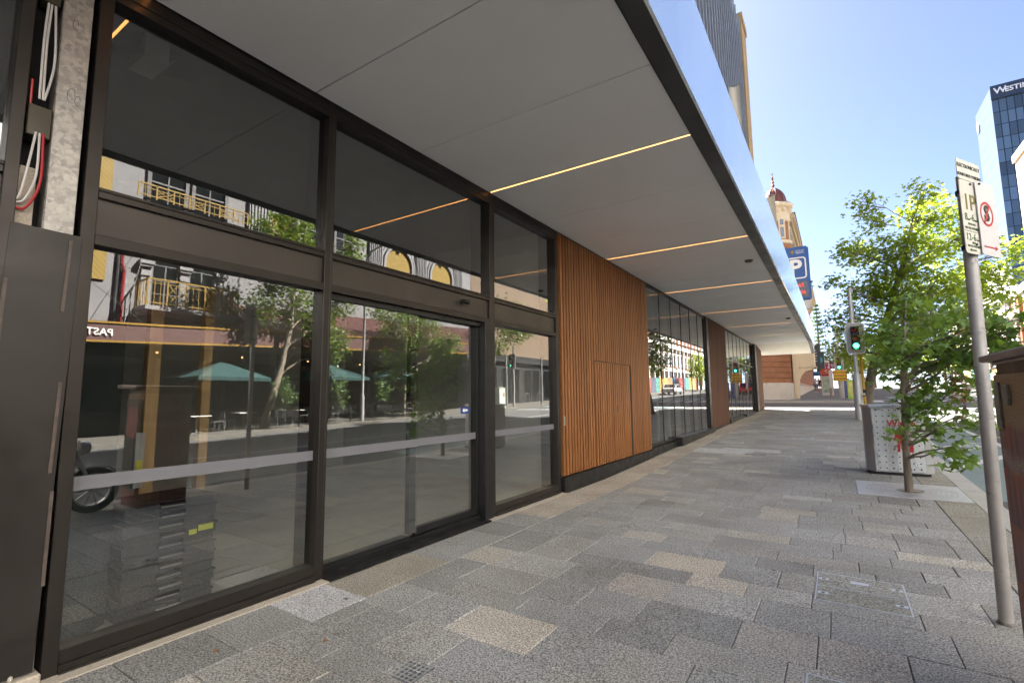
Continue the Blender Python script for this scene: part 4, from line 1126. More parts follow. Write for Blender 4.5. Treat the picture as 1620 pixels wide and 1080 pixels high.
# hotel tower
H_ = thing('hotel_tower', 'tall glass hotel tower with white letters along its roof edge', 'building', (55, 190, 2))
def mat_curtain(name, glass, line, mw, mh, var=.35, rough=.06, metal=.6):
    m, nt, p = nt_new(name)
    tc = N(nt, 'ShaderNodeTexCoord'); sp = N(nt, 'ShaderNodeSeparateXYZ'); nt.links.new(tc.outputs['Object'], sp.inputs[0])
    ad = N(nt, 'ShaderNodeMath', operation='ADD'); nt.links.new(sp.outputs[0], ad.inputs[0]); nt.links.new(sp.outputs[1], ad.inputs[1])
    cb = N(nt, 'ShaderNodeCombineXYZ'); nt.links.new(ad.outputs[0], cb.inputs[0]); nt.links.new(sp.outputs[2], cb.inputs[1])
    b = N(nt, 'ShaderNodeTexBrick', offset=0.0); nt.links.new(cb.outputs[0], b.inputs['Vector'])
    b.inputs['Scale'].default_value = 1; b.inputs['Brick Width'].default_value = mw; b.inputs['Row Height'].default_value = mh; b.inputs['Mortar Size'].default_value = .09; b.inputs['Mortar Smooth'].default_value = 0
    b.inputs['Color1'].default_value = (*glass, 1); b.inputs['Color2'].default_value = (*[c * (1 + var) for c in glass], 1); b.inputs['Mortar'].default_value = (*line, 1)
    nt.links.new(b.outputs['Color'], p.inputs['Base Color']); p.inputs['Roughness'].default_value = rough; p.inputs['Metallic'].default_value = metal
    return m
CUR = mat_curtain('tower_glass', (.085, .115, .135), (.04, .05, .06), 1.45, 3.4, 1.3)
CUR2 = mat_curtain('tower_glass_skylit', (.27, .34, .41), (.40, .46, .52), 1.6, 3.4, .08, .12, .75)  # side copy of the glass, sky reflection put into the lighter colour
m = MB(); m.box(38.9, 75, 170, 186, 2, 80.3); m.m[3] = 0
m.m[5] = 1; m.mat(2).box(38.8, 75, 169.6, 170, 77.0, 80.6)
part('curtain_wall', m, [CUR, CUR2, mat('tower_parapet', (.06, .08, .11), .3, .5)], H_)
m = MB(); m.text('W', (39.4, 169.5, 78.9), (1, 0, 0), (0, 0, 1), 2.3, .2, 'LEFT', .015); m.text('ESTIN', (41.45, 169.5, 78.75), (1, 0, 0), (0, 0, 1), 1.75, .2, 'LEFT', .015); part('lettering', m, mat('sign_white', (.85, .87, .9), .4), H_)
m = MB(); m.prism([(38.7, 183.5, 74.5), (38.7, 185.2, 74.5), (38.7, 185.5, 77.3), (38.7, 184.3, 78.2), (38.7, 183.2, 76.5)], (.25, 0, 0)); part('logo', m, mat('logo_dark', (.25, .27, .3), .5), H_)
# coloured hoarding at the far kerb
HD = thing('mural_hoarding', 'painted hoarding in bright panels standing on the far side of the road', 'hoarding', (17.6, 90, G(90)))
cols = [(.55, .10, .06), (.60, .33, .05), (.06, .28, .42), (.10, .12, .20), (.55, .42, .12), (.40, .08, .20), (.08, .35, .30), (.62, .22, .08)]
mats = [mat('mural_%s' % w, [x * .6 + .04 for x in c], .6, var=.5, scale=2.5, dirt=(.5, .45, .3)) for w, c in zip('red amber blue navy sand plum teal orange'.split(), cols)]
for k in range(14):
    m = MB(); y0 = 76 + 2.45 * k; m.box(17.5, 17.6, y0, y0 + 2.4, G(y0), G(y0) + 2.4); part('panel', m, mats[(k * 3) % 8], HD)

# ---- outdoor dining
TEAL = mat('teal_canvas', (.014, .05, .05), .8, var=.1)
def umbrella(x, y, label, first=None):
    t = thing('parasol', label, 'parasol', (x, y, G(y)), 'teal parasols of the outdoor tables'); z = G(y)
    m = MB(); s = 1.55; e = z + 2.35; ap = (x, y, z + 3.1); cs = [(x - s, y - s, e), (x + s, y - s, e), (x + s, y + s, e), (x - s, y + s, e)]
    for i in range(4): m.quad(cs[i], cs[(i + 1) % 4], ap); a, b = cs[i], cs[(i + 1) % 4]; m.quad(a, (a[0], a[1], e - .16), (b[0], b[1], e - .16), b)
    part('canopy', m, TEAL, t)
    m = MB(); m.cyl((x, y, z), (x, y, z + 3.1), .03); m.box(x - .3, x + .3, y - .3, y + .3, z, z + .06); part('pole', m, BLACK, t)
    return t
umbrella(15.6, 11.2, 'teal parasol mirrored left of the shopfront mullion, beside the leaning tree'); umbrella(15.6, 16.9, 'teal parasol between the two trees across the road'); umbrella(15.6, 21.6, 'teal parasol mirrored in the sliding door behind the thin tree')
CHM = mat('chair_metal', (.35, .36, .36), .4, .6)
def table(x, y, label):
    z = G(y); t = thing('cafe_table', label, 'table', (x, y, z), 'outdoor tables across the road')
    m = MB(); m.box(x - .4, x + .4, y - .4, y + .4, z + .72, z + .75); part('table_top', m, WHITEP, t)
    m = MB(); m.cyl((x, y, z), (x, y, z + .72), .03); m.bar((x - .35, y - .35, z + .02), (x + .35, y + .35, z + .02), .05); m.bar((x - .35, y + .35, z + .02), (x + .35, y - .35, z + .02), .05); part('base', m, CHM, t)
    return t
def chair(x, y):
    z = G(y); t = thing('cafe_chair', 'metal cafe chair at the outdoor tables across the road', 'chair', (x, y, z), 'cafe chairs across the road')
    m = MB(); m.box(x - .2, x + .2, y - .2, y + .2, z + .43, z + .46); part('seat', m, CHM, t)
    m = MB(); m.tube([(x - .19, y + .19, z + .45), (x - .19, y + .23, z + .85), (x + .19, y + .23, z + .85), (x + .19, y + .19, z + .45)], .014, 6); m.box(x - .17, x + .17, y + .205, y + .222, z + .62, z + .82); part('backrest', m, CHM, t)
    for dx in (-1, 1):
        for dy in (-1, 1):
            m = MB(); m.tube([(x + dx * .18, y + dy * .18, z + .44), (x + dx * .23, y + dy * .23, z)], .013, 6); part('leg', m, CHM, t)
    return t
for i, y in enumerate((10.2, 12.3, 14.6, 17.4, 20.6, 23.2)): table(15.2 + .25 * (i % 2), y, ['pale cafe table under the first teal parasol', 'pale cafe table at the edge of the first teal parasol', 'pale cafe table beside the leaning tree trunk', 'pale cafe table under the second teal parasol', 'pale cafe table behind the second planter', 'pale cafe table at the far end of the dining area'][i])
c1 = chair(15.2, 9.4); k = 0
for y in (11.0, 11.6, 13.0, 13.9, 15.3, 16.7, 18.1, 19.9, 21.3, 22.5):
    k += 1; xx = 15.2 + .3 * (k % 3 - 1); dup(c1, (xx, y, G(y)), (0 if k % 2 else math.pi))
def planter(y, label):
    x = 13.85; z = G(y); t = thing('planter_barrier', label, 'planter', (x, y, z), 'planters along the kerb across the road')
    m = MB(); m.box(x - .16, x + .16, y - .55, y + .55, z + .5, z + .82); part('trough', m, BLACK, t)
    m = MB()
    for yy in (y - .75, y + .75): m.box(x - .025, x + .025, yy - .025, yy + .025, z, z + .95)
    m.box(x - .025, x + .025, y - .75, y + .75, z + .92, z + .96); m.bar((x - .3, y - .75, z + .02), (x + .3, y - .75, z + .02), .04); m.bar((x - .3, y + .75, z + .02), (x + .3, y + .75, z + .02), .04)
    part('rail', m, BLACK, t)
    rng = random.Random(int(y * 10)); m = MB(); tips = [(x + rng.gauss(0, .16), y + rng.gauss(0, .24), z + 1.6 + rng.gauss(0, .40)) for _ in range(80)]
    leafmesh(m, tips, 7, .13, .07, rng, 0, False); part('shrub', m, LEAFK, t)
    m = MB()
    for q in tips[:12]: m.tube([(x, y, z + .8), q], .006, 4)
    part('stem', m, BARK, t)
for y, l in ((13.3, 'black planter with clipped shrub, leftmost in the mirror image'), (16.25, 'black planter with shrub beside the grey lamp post across the road'), (19.2, 'black planter with shrub between lamp post and thin tree'), (22.2, 'black planter with shrub beyond the thin tree across the road')): planter(y, l)
# trees across the road
tree('street_tree', 'large leaning street tree mirrored beside the first shopfront mullion', [(14.3, 12.6, .1, .2), (14.4, 13.0, 1.4, .16), (14.5, 13.5, 3.0, .14), (14.5, 13.9, 5.0, .10), (14.5, 14.0, 8.5, .04)],
     [(14.5, 13.0, 7.2, 1.0), (15.0, 14.4, 6.2, 1.1), (14.2, 13.9, 8.6, 1.3), (14.6, 12.4, 5.6, .8), (14.0, 15.2, 5.0, .9), (14.9, 13.9, 10.2, 1.1), (14.3, 15.9, 3.9, .8), (14.8, 16.6, 6.5, .9), (14.2, 17.0, 8.6, .9), (14.5, 17.4, 9.9, .6), (14.4, 16.4, 4.5, .6), (13.8, 12.0, 9.4, .5)],
     LEAFR, BARK, .28, 60, 13, 41, 'street trees across the road', tw=.012)
tree('street_tree', 'slim street tree with a straight thin trunk mirrored in the sliding door', [(14.3, 21.3, .3, .09), (14.3, 21.3, 2.0, .075), (14.4, 21.4, 4.0, .06), (14.4, 21.6, 6.5, .02)],
     [(14.5, 20.7, 6.2, .9), (14.3, 23.3, 5.7, 1.1), (14.6, 21.8, 5.0, .9), (14.2, 25.2, 5.1, .9), (14.5, 19.4, 6.4, .5), (14.4, 20.0, 5.4, .5), (14.5, 22.2, 6.6, .8), (14.2, 24.4, 4.4, .6)], LEAFR, BARK, .26, 60, 13, 42, 'street trees across the road', tw=.01, attach=.6)
tree('street_tree', 'bright green street tree mirrored in the narrow right hand pane', [(14.3, 30.2, .55, .12), (14.3, 30.4, 3.0, .09), (14.4, 31.5, 7.5, .03)],
     [(14.5, 33.6, 6.6, 1.1), (14.3, 35.2, 7.2, .9), (14.6, 32.0, 7.3, 1.0), (14.4, 31.6, 5.4, .7), (14.4, 31.5, 8.6, .6), (14.4, 34.2, 8.3, .9)], LEAFR, BARK, .30, 50, 13, 43, 'street trees across the road', tw=.012)
tree('street_tree', 'broad street tree outside the red brick building, mirrored in the far windows', [(14.3, 96, 2.2, .2), (14.3, 96, 4.5, .15), (14.3, 96, 8, .05)], [(14.3, 95, 6.5, 2.0), (14.3, 98, 6.0, 1.8), (14.0, 96, 8, 1.6), (14, 101, 5.2, 1.4)], LEAFY, BARK, .4, 14, 7, 44, 'street trees across the road', lobed=False)
t = thing('street_light', 'tall grey lamp post on the opposite kerb, mirrored in the glass door', 'lamp post', (14.1, 18.0, G(18)))
m = MB(); m.tube([(14.1, 18.0, .24), (14.1, 18, 1.6), (14.1, 18, 1.62), (14.1, 18, 9.0), (13.6, 18, 9.6), (12.4, 18, 9.8)], [.11, .11, .08, .065, .06, .05], 12); part('pole', m, GREYP, t, smooth=True)
m = MB(); m.box(11.8, 12.5, 17.87, 18.13, 9.74, 9.86); part('lamp_head', m, GREYP, t, bevel=.03)
t = thing('utility_cabinet', 'pale green utility cabinet with a yellow notice across the road', 'cabinet', (14.0, 31.0, G(31)))
m = MB(); m.box(13.8, 14.2, 30.6, 31.4, G(31), G(31) + 1.5); m.box(13.76, 14.24, 30.56, 31.44, G(31) + 1.5, G(31) + 1.55); part('body', m, mat('cabinet_green', (.50, .55, .48), .6), t, bevel=.01)
m = MB(); m.box(13.79, 13.799, 31.1, 31.3, G(31) + .9, G(31) + 1.2); part('notice', m, YEL, t)
t = thing('bike_hoop', 'steel bicycle hoop on the opposite corner, nearer of the two', 'bike hoop', (16.5, 39, G(39)), 'bike hoops on the opposite corner')
m = MB(); z = G(39); m.tube([(16.5, 38.6, z), (16.5, 38.6, z + .6)] + [(16.5, 39 - .4 * math.cos(a), z + .6 + .4 * math.sin(a)) for a in [math.pi * k / 8 for k in range(1, 8)]] + [(16.5, 39.4, z + .6), (16.5, 39.4, z)], .03, 8); part('tube', m, STEEL, t, smooth=True)
dup(t, (16.5, 41.2, G(41.2)), 0, 'steel bicycle hoop on the opposite corner, farther of the two')
# ================================================================== street furniture on the near side
# ---- parking sign pole
px_, py_ = .815, 4.56
SP = thing('parking_sign_post', 'grey round post with parking signs by the kerb at the right edge', 'sign post', (px_, py_, 0))
m = MB(); m.tube([(px_, py_, -.01), (px_ + .02, py_, 1.5), (px_ + .035, py_, 3.02)], .0385, 20); part('pole', m, mat('weathered_pole', (.42, .405, .385), .5, .25, var=.12, scale=7, dirt=(.14, .12, .10), bmp=.1), SP, smooth=True)
m = MB(); m.lathe((px_, py_, 0), [(.046, 0), (.044, .012), (.039, .02)], 16); part('collar', m, JOINT, SP)
u = V((.53, .85, 0)).normalized(); nrm = V((.85, -.53, 0)).normalized(); up = V((0, 0, 1))
Q = V((.85, 4.56, 0)) + nrm * .045
def plate(mb, u0, u1, z0, z1, off, th=.004, r=.02):
    pts = []
    for cx, cz, a0 in ((u1 - r, z1 - r, 0), (u0 + r, z1 - r, 90), (u0 + r, z0 + r, 180), (u1 - r, z0 + r, 270)):
        for k in range(5):
            a = rad(a0 + k * 22.5); pts.append(Q + u * (cx + r * math.cos(a)) + up * (cz + r * math.sin(a)) + nrm * off)
    mb.prism(pts, nrm * th)
def qp(a, z, off): return Q + u * a + up * z + nrm * off
SW = mat('sign_white_weathered', (.62, .60, .53), .45, var=.06, scale=6, dirt=(.46, .42, .32)); SWC = mat('sign_white_clean', (.62, .61, .61), .4, var=.03)
SGR = mat('sign_green', (.05, .12, .03), .5); SGO = mat('sign_olive', (.16, .14, .03), .5); SBK = mat('sign_black', (.012, .012, .012), .5); SRD = mat('sign_red', (.45, .01, .02), .45)
a = MB(); plate(a, -.19, .12, 2.955, 3.10, 0); p0 = part('monitoring_plate', a, SW, SP)
a = MB(); a.text('ELECTRONICALLY', qp(-.035, 3.055, .0052), u, up, .037, .002, 'CENTER', .012); a.text('MONITORED PARKING', qp(-.035, 2.99, .0052), u, up, .031, .002, 'CENTER', .012); part('lettering', a, SBK, p0)
a = MB(); plate(a, -.185, .03, 2.43, 2.95, .001); p1 = part('time_plate', a, SW, SP)
a = MB(); a.text('1P', qp(-.075, 2.79, .0062), u, up, .16, .002, 'CENTER', .012); a.mat(1)
a.text('8', qp(-.14, 2.685, .0062), u, up, .075); a.text('am', qp(-.108, 2.672, .0062), u, up, .025); a.text('-', qp(-.082, 2.685, .0062), u, up, .07); a.text('6', qp(-.05, 2.685, .0062), u, up, .075); a.text('pm', qp(-.015, 2.672, .0062), u, up, .025)
a.text('MON-SAT', qp(-.075, 2.638, .0062), u, up, .022); a.text('NO FEE PAYABLE', qp(-.075, 2.608, .0062), u, up, .024)
a.text('12', qp(-.135, 2.545, .0062), u, up, .07); a.text('-', qp(-.088, 2.545, .0062), u, up, .07); a.text('6', qp(-.055, 2.545, .0062), u, up, .07); a.text('pm', qp(-.018, 2.533, .0062), u, up, .024)
a.text('SUN', qp(-.075, 2.505, .0062), u, up, .022); a.text('NO FEE PAYABLE', qp(-.075, 2.482, .0062), u, up, .022)
a.prism([qp(-.18, 2.585, .0056), qp(.025, 2.585, .0056), qp(.025, 2.588, .0056), qp(-.18, 2.588, .0056)], nrm * .001)
a.prism([qp(x, z, .0056) for x, z in ((-.14, 2.455), (-.115, 2.442), (-.115, 2.450), (-.05, 2.450), (-.05, 2.460), (-.115, 2.460), (-.115, 2.468))], nrm * .001)
part('lettering', a, [SGO, SGR], p1)
a = MB(); plate(a, .0, .255, 2.435, 2.965, .014); p2 = part('no_stopping_plate', a, SWC, SP)
a = MB(); cu_, cz_ = .115, 2.735; n = 32
for k in range(n):
    t0, t1 = 2 * math.pi * k / n, 2 * math.pi * (k + 1) / n
    a.prism([qp(cu_ + r * math.cos(t), cz_ + r * math.sin(t), .0186) for r, t in ((.073, t0), (.089, t0), (.089, t1), (.073, t1))], nrm * .001)
d = .075; w = .007
a.prism([qp(cu_ + x, cz_ + z, .0202) for x, z in ((.045 - w, d), (.045 + w, d - .01), (-.045 + w, -d), (-.045 - w, -d + .01))], nrm * .001)
a.prism([qp(x, z, .0186) for x, z in ((.03, 2.490), (.03, 2.500), (.185, 2.500), (.185, 2.512), (.222, 2.495), (.185, 2.478), (.185, 2.490))][::-1], nrm * .001)
a.mat(1); 
for dx in (-.002, .002): a.text('S', qp(cu_ + dx, cz_, .0190 + dx * .05), u, up, .155, .002, 'CENTER', .03)
part('symbol', a, [SRD, SBK], p2)
a = MB()
for x, z, o in ((-.045, 2.93, .003), (.05, 2.945, .016), (-.045, 2.50, .003)): a = MB(); a.cyl(qp(x, z, o), qp(x, z, o + .010), .008, n=8); part('bolt', a, SBK, SP)
for z in (2.50, 2.9): a = MB(); a.lathe((px_ + .03, py_, z), [(.042, -.015), (.045, -.015), (.045, .015), (.042, .015)], 14); part('clamp', a, SBK, SP)

# ---- rusty phone cabinet with triangle pattern
def mat_tri():
    m, nt, p = nt_new('triangle_print')
    tc = N(nt, 'ShaderNodeTexCoord'); sp = N(nt, 'ShaderNodeSeparateXYZ'); nt.links.new(tc.outputs['Object'], sp.inputs[0])
    def M(op, a, b=0.0):
        n = N(nt, 'ShaderNodeMath', operation=op)
        for i, v in enumerate((a, b)):
            if isinstance(v, (int, float)): n.inputs[i].default_value = v
            else: nt.links.new(v, n.inputs[i])
        return n.outputs[0]
    hx = M('MULTIPLY', M('ADD', sp.outputs[0], sp.outputs[1]), 11.0); rowf = M('MULTIPLY', sp.outputs[2], 3.6)
    row = M('FLOOR', rowf); fz = M('SUBTRACT', rowf, row)
    hx2 = M('ADD', hx, M('MULTIPLY', row, .37))
    tri = M('PINGPONG', hx2, .5); inside = M('LESS_THAN', M('MULTIPLY', tri, 2.0), fz)
    wn = N(nt, 'ShaderNodeTexWhiteNoise', noise_dimensions='3D'); cb = N(nt, 'ShaderNodeCombineXYZ')
    nt.links.new(M('FLOOR', M('ADD', hx2, M('MULTIPLY', inside, .5))), cb.inputs[0]); nt.links.new(row, cb.inputs[1]); nt.links.new(inside, cb.inputs[2]); nt.links.new(cb.outputs[0], wn.inputs['Vector'])
    c = mixc(nt, wn.outputs['Value'], (.40, .12, .05), (.27, .11, .09)); c2 = mixc(nt, wn.outputs['Value'], (.17, .07, .085), (.25, .11, .125))
    c = mixc(nt, inside, c2, c)
    vec = coords(nt)
    sep = M('ADD', sp.outputs[2], M('MULTIPLY', M('SUBTRACT', noise(nt, vec, 6, 5), .5), .12))
    top = ramp(nt, sep, 1.30, 1.34); spk = noise(nt, vec, 90, 3, .7)
    c = mixc(nt, top, c, mixc(nt, ramp(nt, spk, .4, .65), (.27, .155, .08), (.46, .31, .18)))
    band_ = M('MULTIPLY', ramp(nt, sep, 1.10, 1.14), ramp(nt, sep, 1.20, 1.16)); bm_ = M('MULTIPLY', band_, ramp(nt, spk, .42, .6))
    c = mixc(nt, bm_, c, (.50, .42, .32))
    nt.links.new(c, p.inputs['Base Color']); p.inputs['Roughness'].default_value = .5; p.inputs['Specular IOR Level'].default_value = .25
    return m
TRI = mat_tri()
RC = thing('pay_phone_cabinet', 'plum and rust coloured metal cabinet with triangle print at the right edge', 'cabinet', (1.0, 3.28, 0))
m = MB(); m.box(.70, 1.25, 2.97, 3.60, .0, 1.585); part('body', m, TRI, RC, bevel=.006)
m = MB(); m.box(.715, 1.235, 2.99, 3.585, 1.585, 1.64); part('neck', m, mat('rust_dark', (.12, .07, .04), .6), RC)
m = MB(); m._add([(.668, 2.85, 1.655), (1.32, 2.85, 1.655), (1.32, 3.70, 1.655), (.668, 3.70, 1.655), (.668, 2.85, 1.69), (1.32, 2.85, 1.715), (1.32, 3.70, 1.715), (.668, 3.70, 1.69)], [(3, 2, 1, 0), (4, 5, 6, 7), (0, 1, 5, 4), (1, 2, 6, 5), (2, 3, 7, 6), (3, 0, 4, 7)])
m.box(.70, 1.24, 2.98, 3.60, 1.64, 1.655); part('lid', m, mat('plum_lid', (.25, .15, .135), .45, .1, var=.1), RC, bevel=.006)
PLQ = mat('pewter_plaque', (.22, .21, .165), .5, .1, var=.3, scale=40, bmp=.6, bscale=60)
m = MB(); m.box(.690, .70, 3.485, 3.575, 1.31, 1.545); m.box(.688, .70, 3.32, 3.42, 1.43, 1.53); part('plaque', m, PLQ, RC, bevel=.003)
m = MB(); m.box(.70, 1.25, 2.955, 2.968, .25, 1.5); part('poster', m, BLACK, RC)
m = MB(); m.box(.8, 1.15, 2.945, 2.953, .95, 1.4); part('poster_print', m, mat('poster_red', (.30, .06, .05), .5, var=.6, scale=6), RC)

# ---- waste bin
WB = thing('waste_bin', 'square brushed steel street bin with red lettering and drilled front', 'bin', (.85, 11.25, G(11.2)))
z = G(11) ; x0, x1, y0, y1 = .36, 1.30, 10.93, 11.55
def binpoly(o, zz): return [(x0 + .11 - o, y0 - o, zz), (x1 - .11 + o, y0 - o, zz), (x1 + o, y0 + .12 - o, zz), (x1 + o, y1, zz), (x0 - o, y1, zz), (x0 - o, y0 + .12 - o, zz)]
m = MB(); m.prism(binpoly(-.004, z + .05), (0, 0, 1.12)); part('body', m, mat('bin_body_steel', (.42, .42, .425), .45, .3, var=.1, stretch=(1, 1, .1)), WB, bevel=.006)  # body steel, a darker grey than the front panel
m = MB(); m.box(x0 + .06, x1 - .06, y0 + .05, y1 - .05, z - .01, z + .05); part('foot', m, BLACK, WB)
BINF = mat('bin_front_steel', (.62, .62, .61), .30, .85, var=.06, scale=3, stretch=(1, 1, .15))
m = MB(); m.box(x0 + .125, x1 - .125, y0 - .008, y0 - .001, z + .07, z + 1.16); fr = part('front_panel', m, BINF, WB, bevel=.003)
m = MB()
for r in range(11):
    for c in range(7):
        xx = x0 + .19 + c * .0935; zz = z + .12 + r * .1
        if r >= 3 and 2 <= c <= 5 and r < 9: continue
        m.cyl((xx, y0 - .0095, zz), (xx, y0 - .0075, zz), .0115, n=8)
part('holes', m, BLACK, fr)
m = MB(); m.text('Waste', (x0 + .53, y0 - .009, z + .89), (1, 0, 0), up, .15, .002, 'CENTER', .018); 
# bin user symbol
cx_, cz_ = x0 + .50, z + .57
m.lathe((cx_, y0 - .0105, cz_ + .195), [(0, -.001), (.036, -.001), (.036, .001), (0, .001)], 16, axis='y')
def pl(pts): m.prism([(cx_ + a * .82, y0 - .0085, cz_ + b * .82) for a, b in pts], (0, -.002, 0))
pl([(-.07, .18), (.06, .18), (.14, .07), (.11, .05), (.05, .12), (.05, -.02), (-.05, -.02), (-.05, .12), (-.09, .03), (-.12, .04)]); pl([(-.05, -.025), (-.005, -.025), (-.015, -.2), (-.06, -.2)]); pl([(.0, -.025), (.05, -.025), (.06, -.2), (.02, -.2)])
pl([(.11, .02), (.22, .02), (.205, -.2), (.125, -.2)]); pl([(.10, .028), (.23, .028), (.23, .045), (.10, .045)])
part('lettering', m, SRD, fr)
m = MB(); m.prism(binpoly(.02, z + 1.17), (0, 0, .045)); part('lid', m, STEEL, WB, bevel=.006)
m = MB(); m.tube([(x0 + .16, y0 - .012, z + 1.135), (x0 + .26, y0 - .012, z + 1.135)], .006, 6); part('latch', m, BLACK, WB)
m = MB(); m.tube([(x0 + .13, y0 - .006, z + .07), (x0 + .13, y0 - .006, z + 1.16)], .012, 8); part('corner_tube', m, STEEL, WB)

# ---- tree grate
TG = thing('tree_grate', 'flat square steel tree grate with ring slots round the small maple', 'tree grate', (.83, 9.55, G(9.5)))
def tz(y): return G(y) + .009
ga, gb, gc, gd = .16, 1.44, 9.02, 10.16; gx, gy = .815, 9.56
m = MB(); n = 48
sq = []
for k in range(n):
    a = 2 * math.pi * k / n; c, s_ = math.cos(a), math.sin(a)
    tt = min((gb - gx if c > 0 else gx - ga) / max(abs(c), 1e-6), (gd - gy if s_ > 0 else gy - gc) / max(abs(s_), 1e-6)); sq.append((gx + c * tt, gy + s_ * tt))
for x, y in ((ga, gc), (gb, gc), (gb, gd), (ga, gd)):
    i = min(range(n), key=lambda q: (sq[q][0] - x) ** 2 + (sq[q][1] - y) ** 2); sq[i] = (x, y)
inn = [(gx + .17 * math.cos(2 * math.pi * k / n), gy + .17 * math.sin(2 * math.pi * k / n)) for k in range(n)]
for k in range(n):
    q = (k + 1) % n; A, Bq, Cq, D = inn[k], inn[q], sq[q], sq[k]
    m._add([(A[0], A[1], tz(A[1])), (Bq[0], Bq[1], tz(Bq[1])), (Cq[0], Cq[1], tz(Cq[1])), (D[0], D[1], tz(D[1])), (A[0], A[1], tz(A[1]) - .02), (Bq[0], Bq[1], tz(Bq[1]) - .02), (Cq[0], Cq[1], tz(Cq[1]) - .02), (D[0], D[1], tz(D[1]) - .02)],
           [(0, 3, 2, 1), (4, 5, 6, 7), (0, 1, 5, 4), (2, 3, 7, 6)])
part('plate', m, mat('grate_steel', (.58, .57, .57), .45, .5, var=.08, scale=4, fine=.12, fscale=120), TG)
m = MB()
for rr in (.24, .30, .36, .42, .48, .54):
    for k in range(24):
        if k % 4 == 3: continue
        a0, a1 = 2 * math.pi * (k + .15) / 24, 2 * math.pi * (k + .95) / 24
        pts = [(gx + r * math.cos(a), gy + r * .95 * math.sin(a)) for r, a in ((rr, a0), (rr + .006, a0), (rr + .006, a1), (rr, a1))]
        m.quad(*[(x, y, tz(y) + .0006) for x, y in pts])
part('slots', m, BLACK, TG)
m = MB(); m.lathe((gx, gy, G(9.55) + .001), [(0, .0), (.169, 0)], 24); part('soil', m, mat('dry_soil', (.13, .10, .075), .95, fine=.4, fscale=60), TG)

# ---- traffic signals
RLENS = mat('red_lens', (.50, .02, .02), .25, var=0, rvar=0); ALENS = mat('amber_lens', (.55, .20, .04), .25, var=0, rvar=0); GLENS = mat_emit('green_lens', (.05, .95, .42), 1.6)
BOARD = mat('signal_board', (.34, .325, .30), .5)
def signal(x, y, z, s, label, poles, base_z, hood=True):
    t = thing('traffic_signal', label, 'traffic light', (x, y, base_z), 'traffic signals at the crossing')
    w, h = .29 * s, .60 * s
    def rr(w, h, r, yy):
        out = []
        for cx, cz, a0 in ((w - r, h - r, 0), (-w + r, h - r, 90), (-w + r, -h + r, 180), (w - r, -h + r, 270)):
            for k in range(6):
                a = rad(a0 + 18 * k); out.append((x + cx + r * math.cos(a), yy, z + cz + r * math.sin(a)))
        return out
    m = MB(); m.prism(rr(w, h, .12 * s, y - .10), (0, .02, 0)); m.mat(1).prism(rr(w + .028 * s, h + .028 * s, .14 * s, y - .085), (0, .015, 0)); bd = part('target_board', m, [BOARD, WHITEP], t)
    m = MB(); m.box(x - .14 * s, x + .14 * s, y - .17, y - .10, z - .48 * s, z + .48 * s); part('housing', m, BLACK, t, bevel=.02)
    for k, (lm, nm) in enumerate(((RLENS, 'red_lamp'), (ALENS, 'amber_lamp'), (GLENS, 'green_lamp'))):
        zz = z + (.32 - .32 * k) * s
        m = MB(); m.lathe((x, y - .19, zz), [(0, -.02), (.07 * s, -.012), (.1 * s, .0), (.1 * s, .02)], 20, axis='y'); l = part(nm, m, lm, t, smooth=True)
        m = MB(); m.lathe((x, y - .17, zz), [(.112 * s, -.24 * s), (.115 * s, 0), (.105 * s, 0), (.104 * s, -.24 * s), (.112 * s, -.24 * s)], 16, axis='y', a0=rad(-60), a1=rad(240)); part('visor', m, BLACK, l)
    for pts, r in poles:
        m = MB(); m.tube(pts, r, 16); part('pole', m, GREYP, t, smooth=True)
    return t
y = 24.3; bz = G(y)
TS = signal(.77, y - .1, 3.68, 1.0, 'near traffic signal with white edged board and green lamp lit', [([(.72, y + .1, bz), (.72, y + .1, 5.85)], [.085, .075])], bz)
m = MB(); m.tube([(.715, y + .1, bz), (.715, y + .1, 2.2), (.715, y + .1, 2.25)], [.155, .155, .14], 24); part('shroud', m, mat('signal_shroud', (.50, .50, .48), .45, .3, var=.08, scale=3), TS, smooth=True)
m = MB(); m.bar((.2, y, 3.95), (.5, y, 3.95), .035); part('bracket', m, GREYP, TS)
m = MB(); m.box(.85, .93, y - .12, y, 1.32, 1.4); part('push_button', m, YEL, TS)
signal(.30, 49.4, 3.92, 1.0, 'far traffic signal beyond the side street with small green lamp', [([(.34, 49.5, G(49)), (.34, 49.5, 2.9), (.34, 49.5, 2.95), (.34, 49.5, 7.2)], [.19, .19, .09, .08])], G(49.5))
signal(14.2, 33.1, 4.2, 1.0, 'traffic signal on the opposite corner mirrored in the narrow pane', [([(14.2, 33.2, G(33)), (14.2, 33.2, 5.4)], [.09, .07]), ([(14.2, 32.2, G(32)), (14.2, 32.2, 4.6)], [.06, .05]), ([(14.2, 37.7, G(37)), (14.2, 37.7, 4.9)], [.08, .06])], G(33.1))
# push buttons
YP = thing('push_button_post', 'yellow post with pedestrian push button beside the street tree', 'signal post', (.93, 24.9, G(24.9)))
m = MB(); m.tube([(.93, 24.9, G(24.9)), (.93, 24.9, 3.1)], .055, 14); part('post', m, mat('post_yellow', (.62, .34, .02), .45), YP, smooth=True)
m = MB(); m.box(.86, 1.0, 24.76, 24.85, 1.35, 1.62); m.mat(1).lathe((.93, 24.76, 1.43), [(0, -.02), (.045, -.015), (.05, 0)], 12, axis='y'); part('button_box', m, [BLACK, WHITEP], YP, bevel=.006)
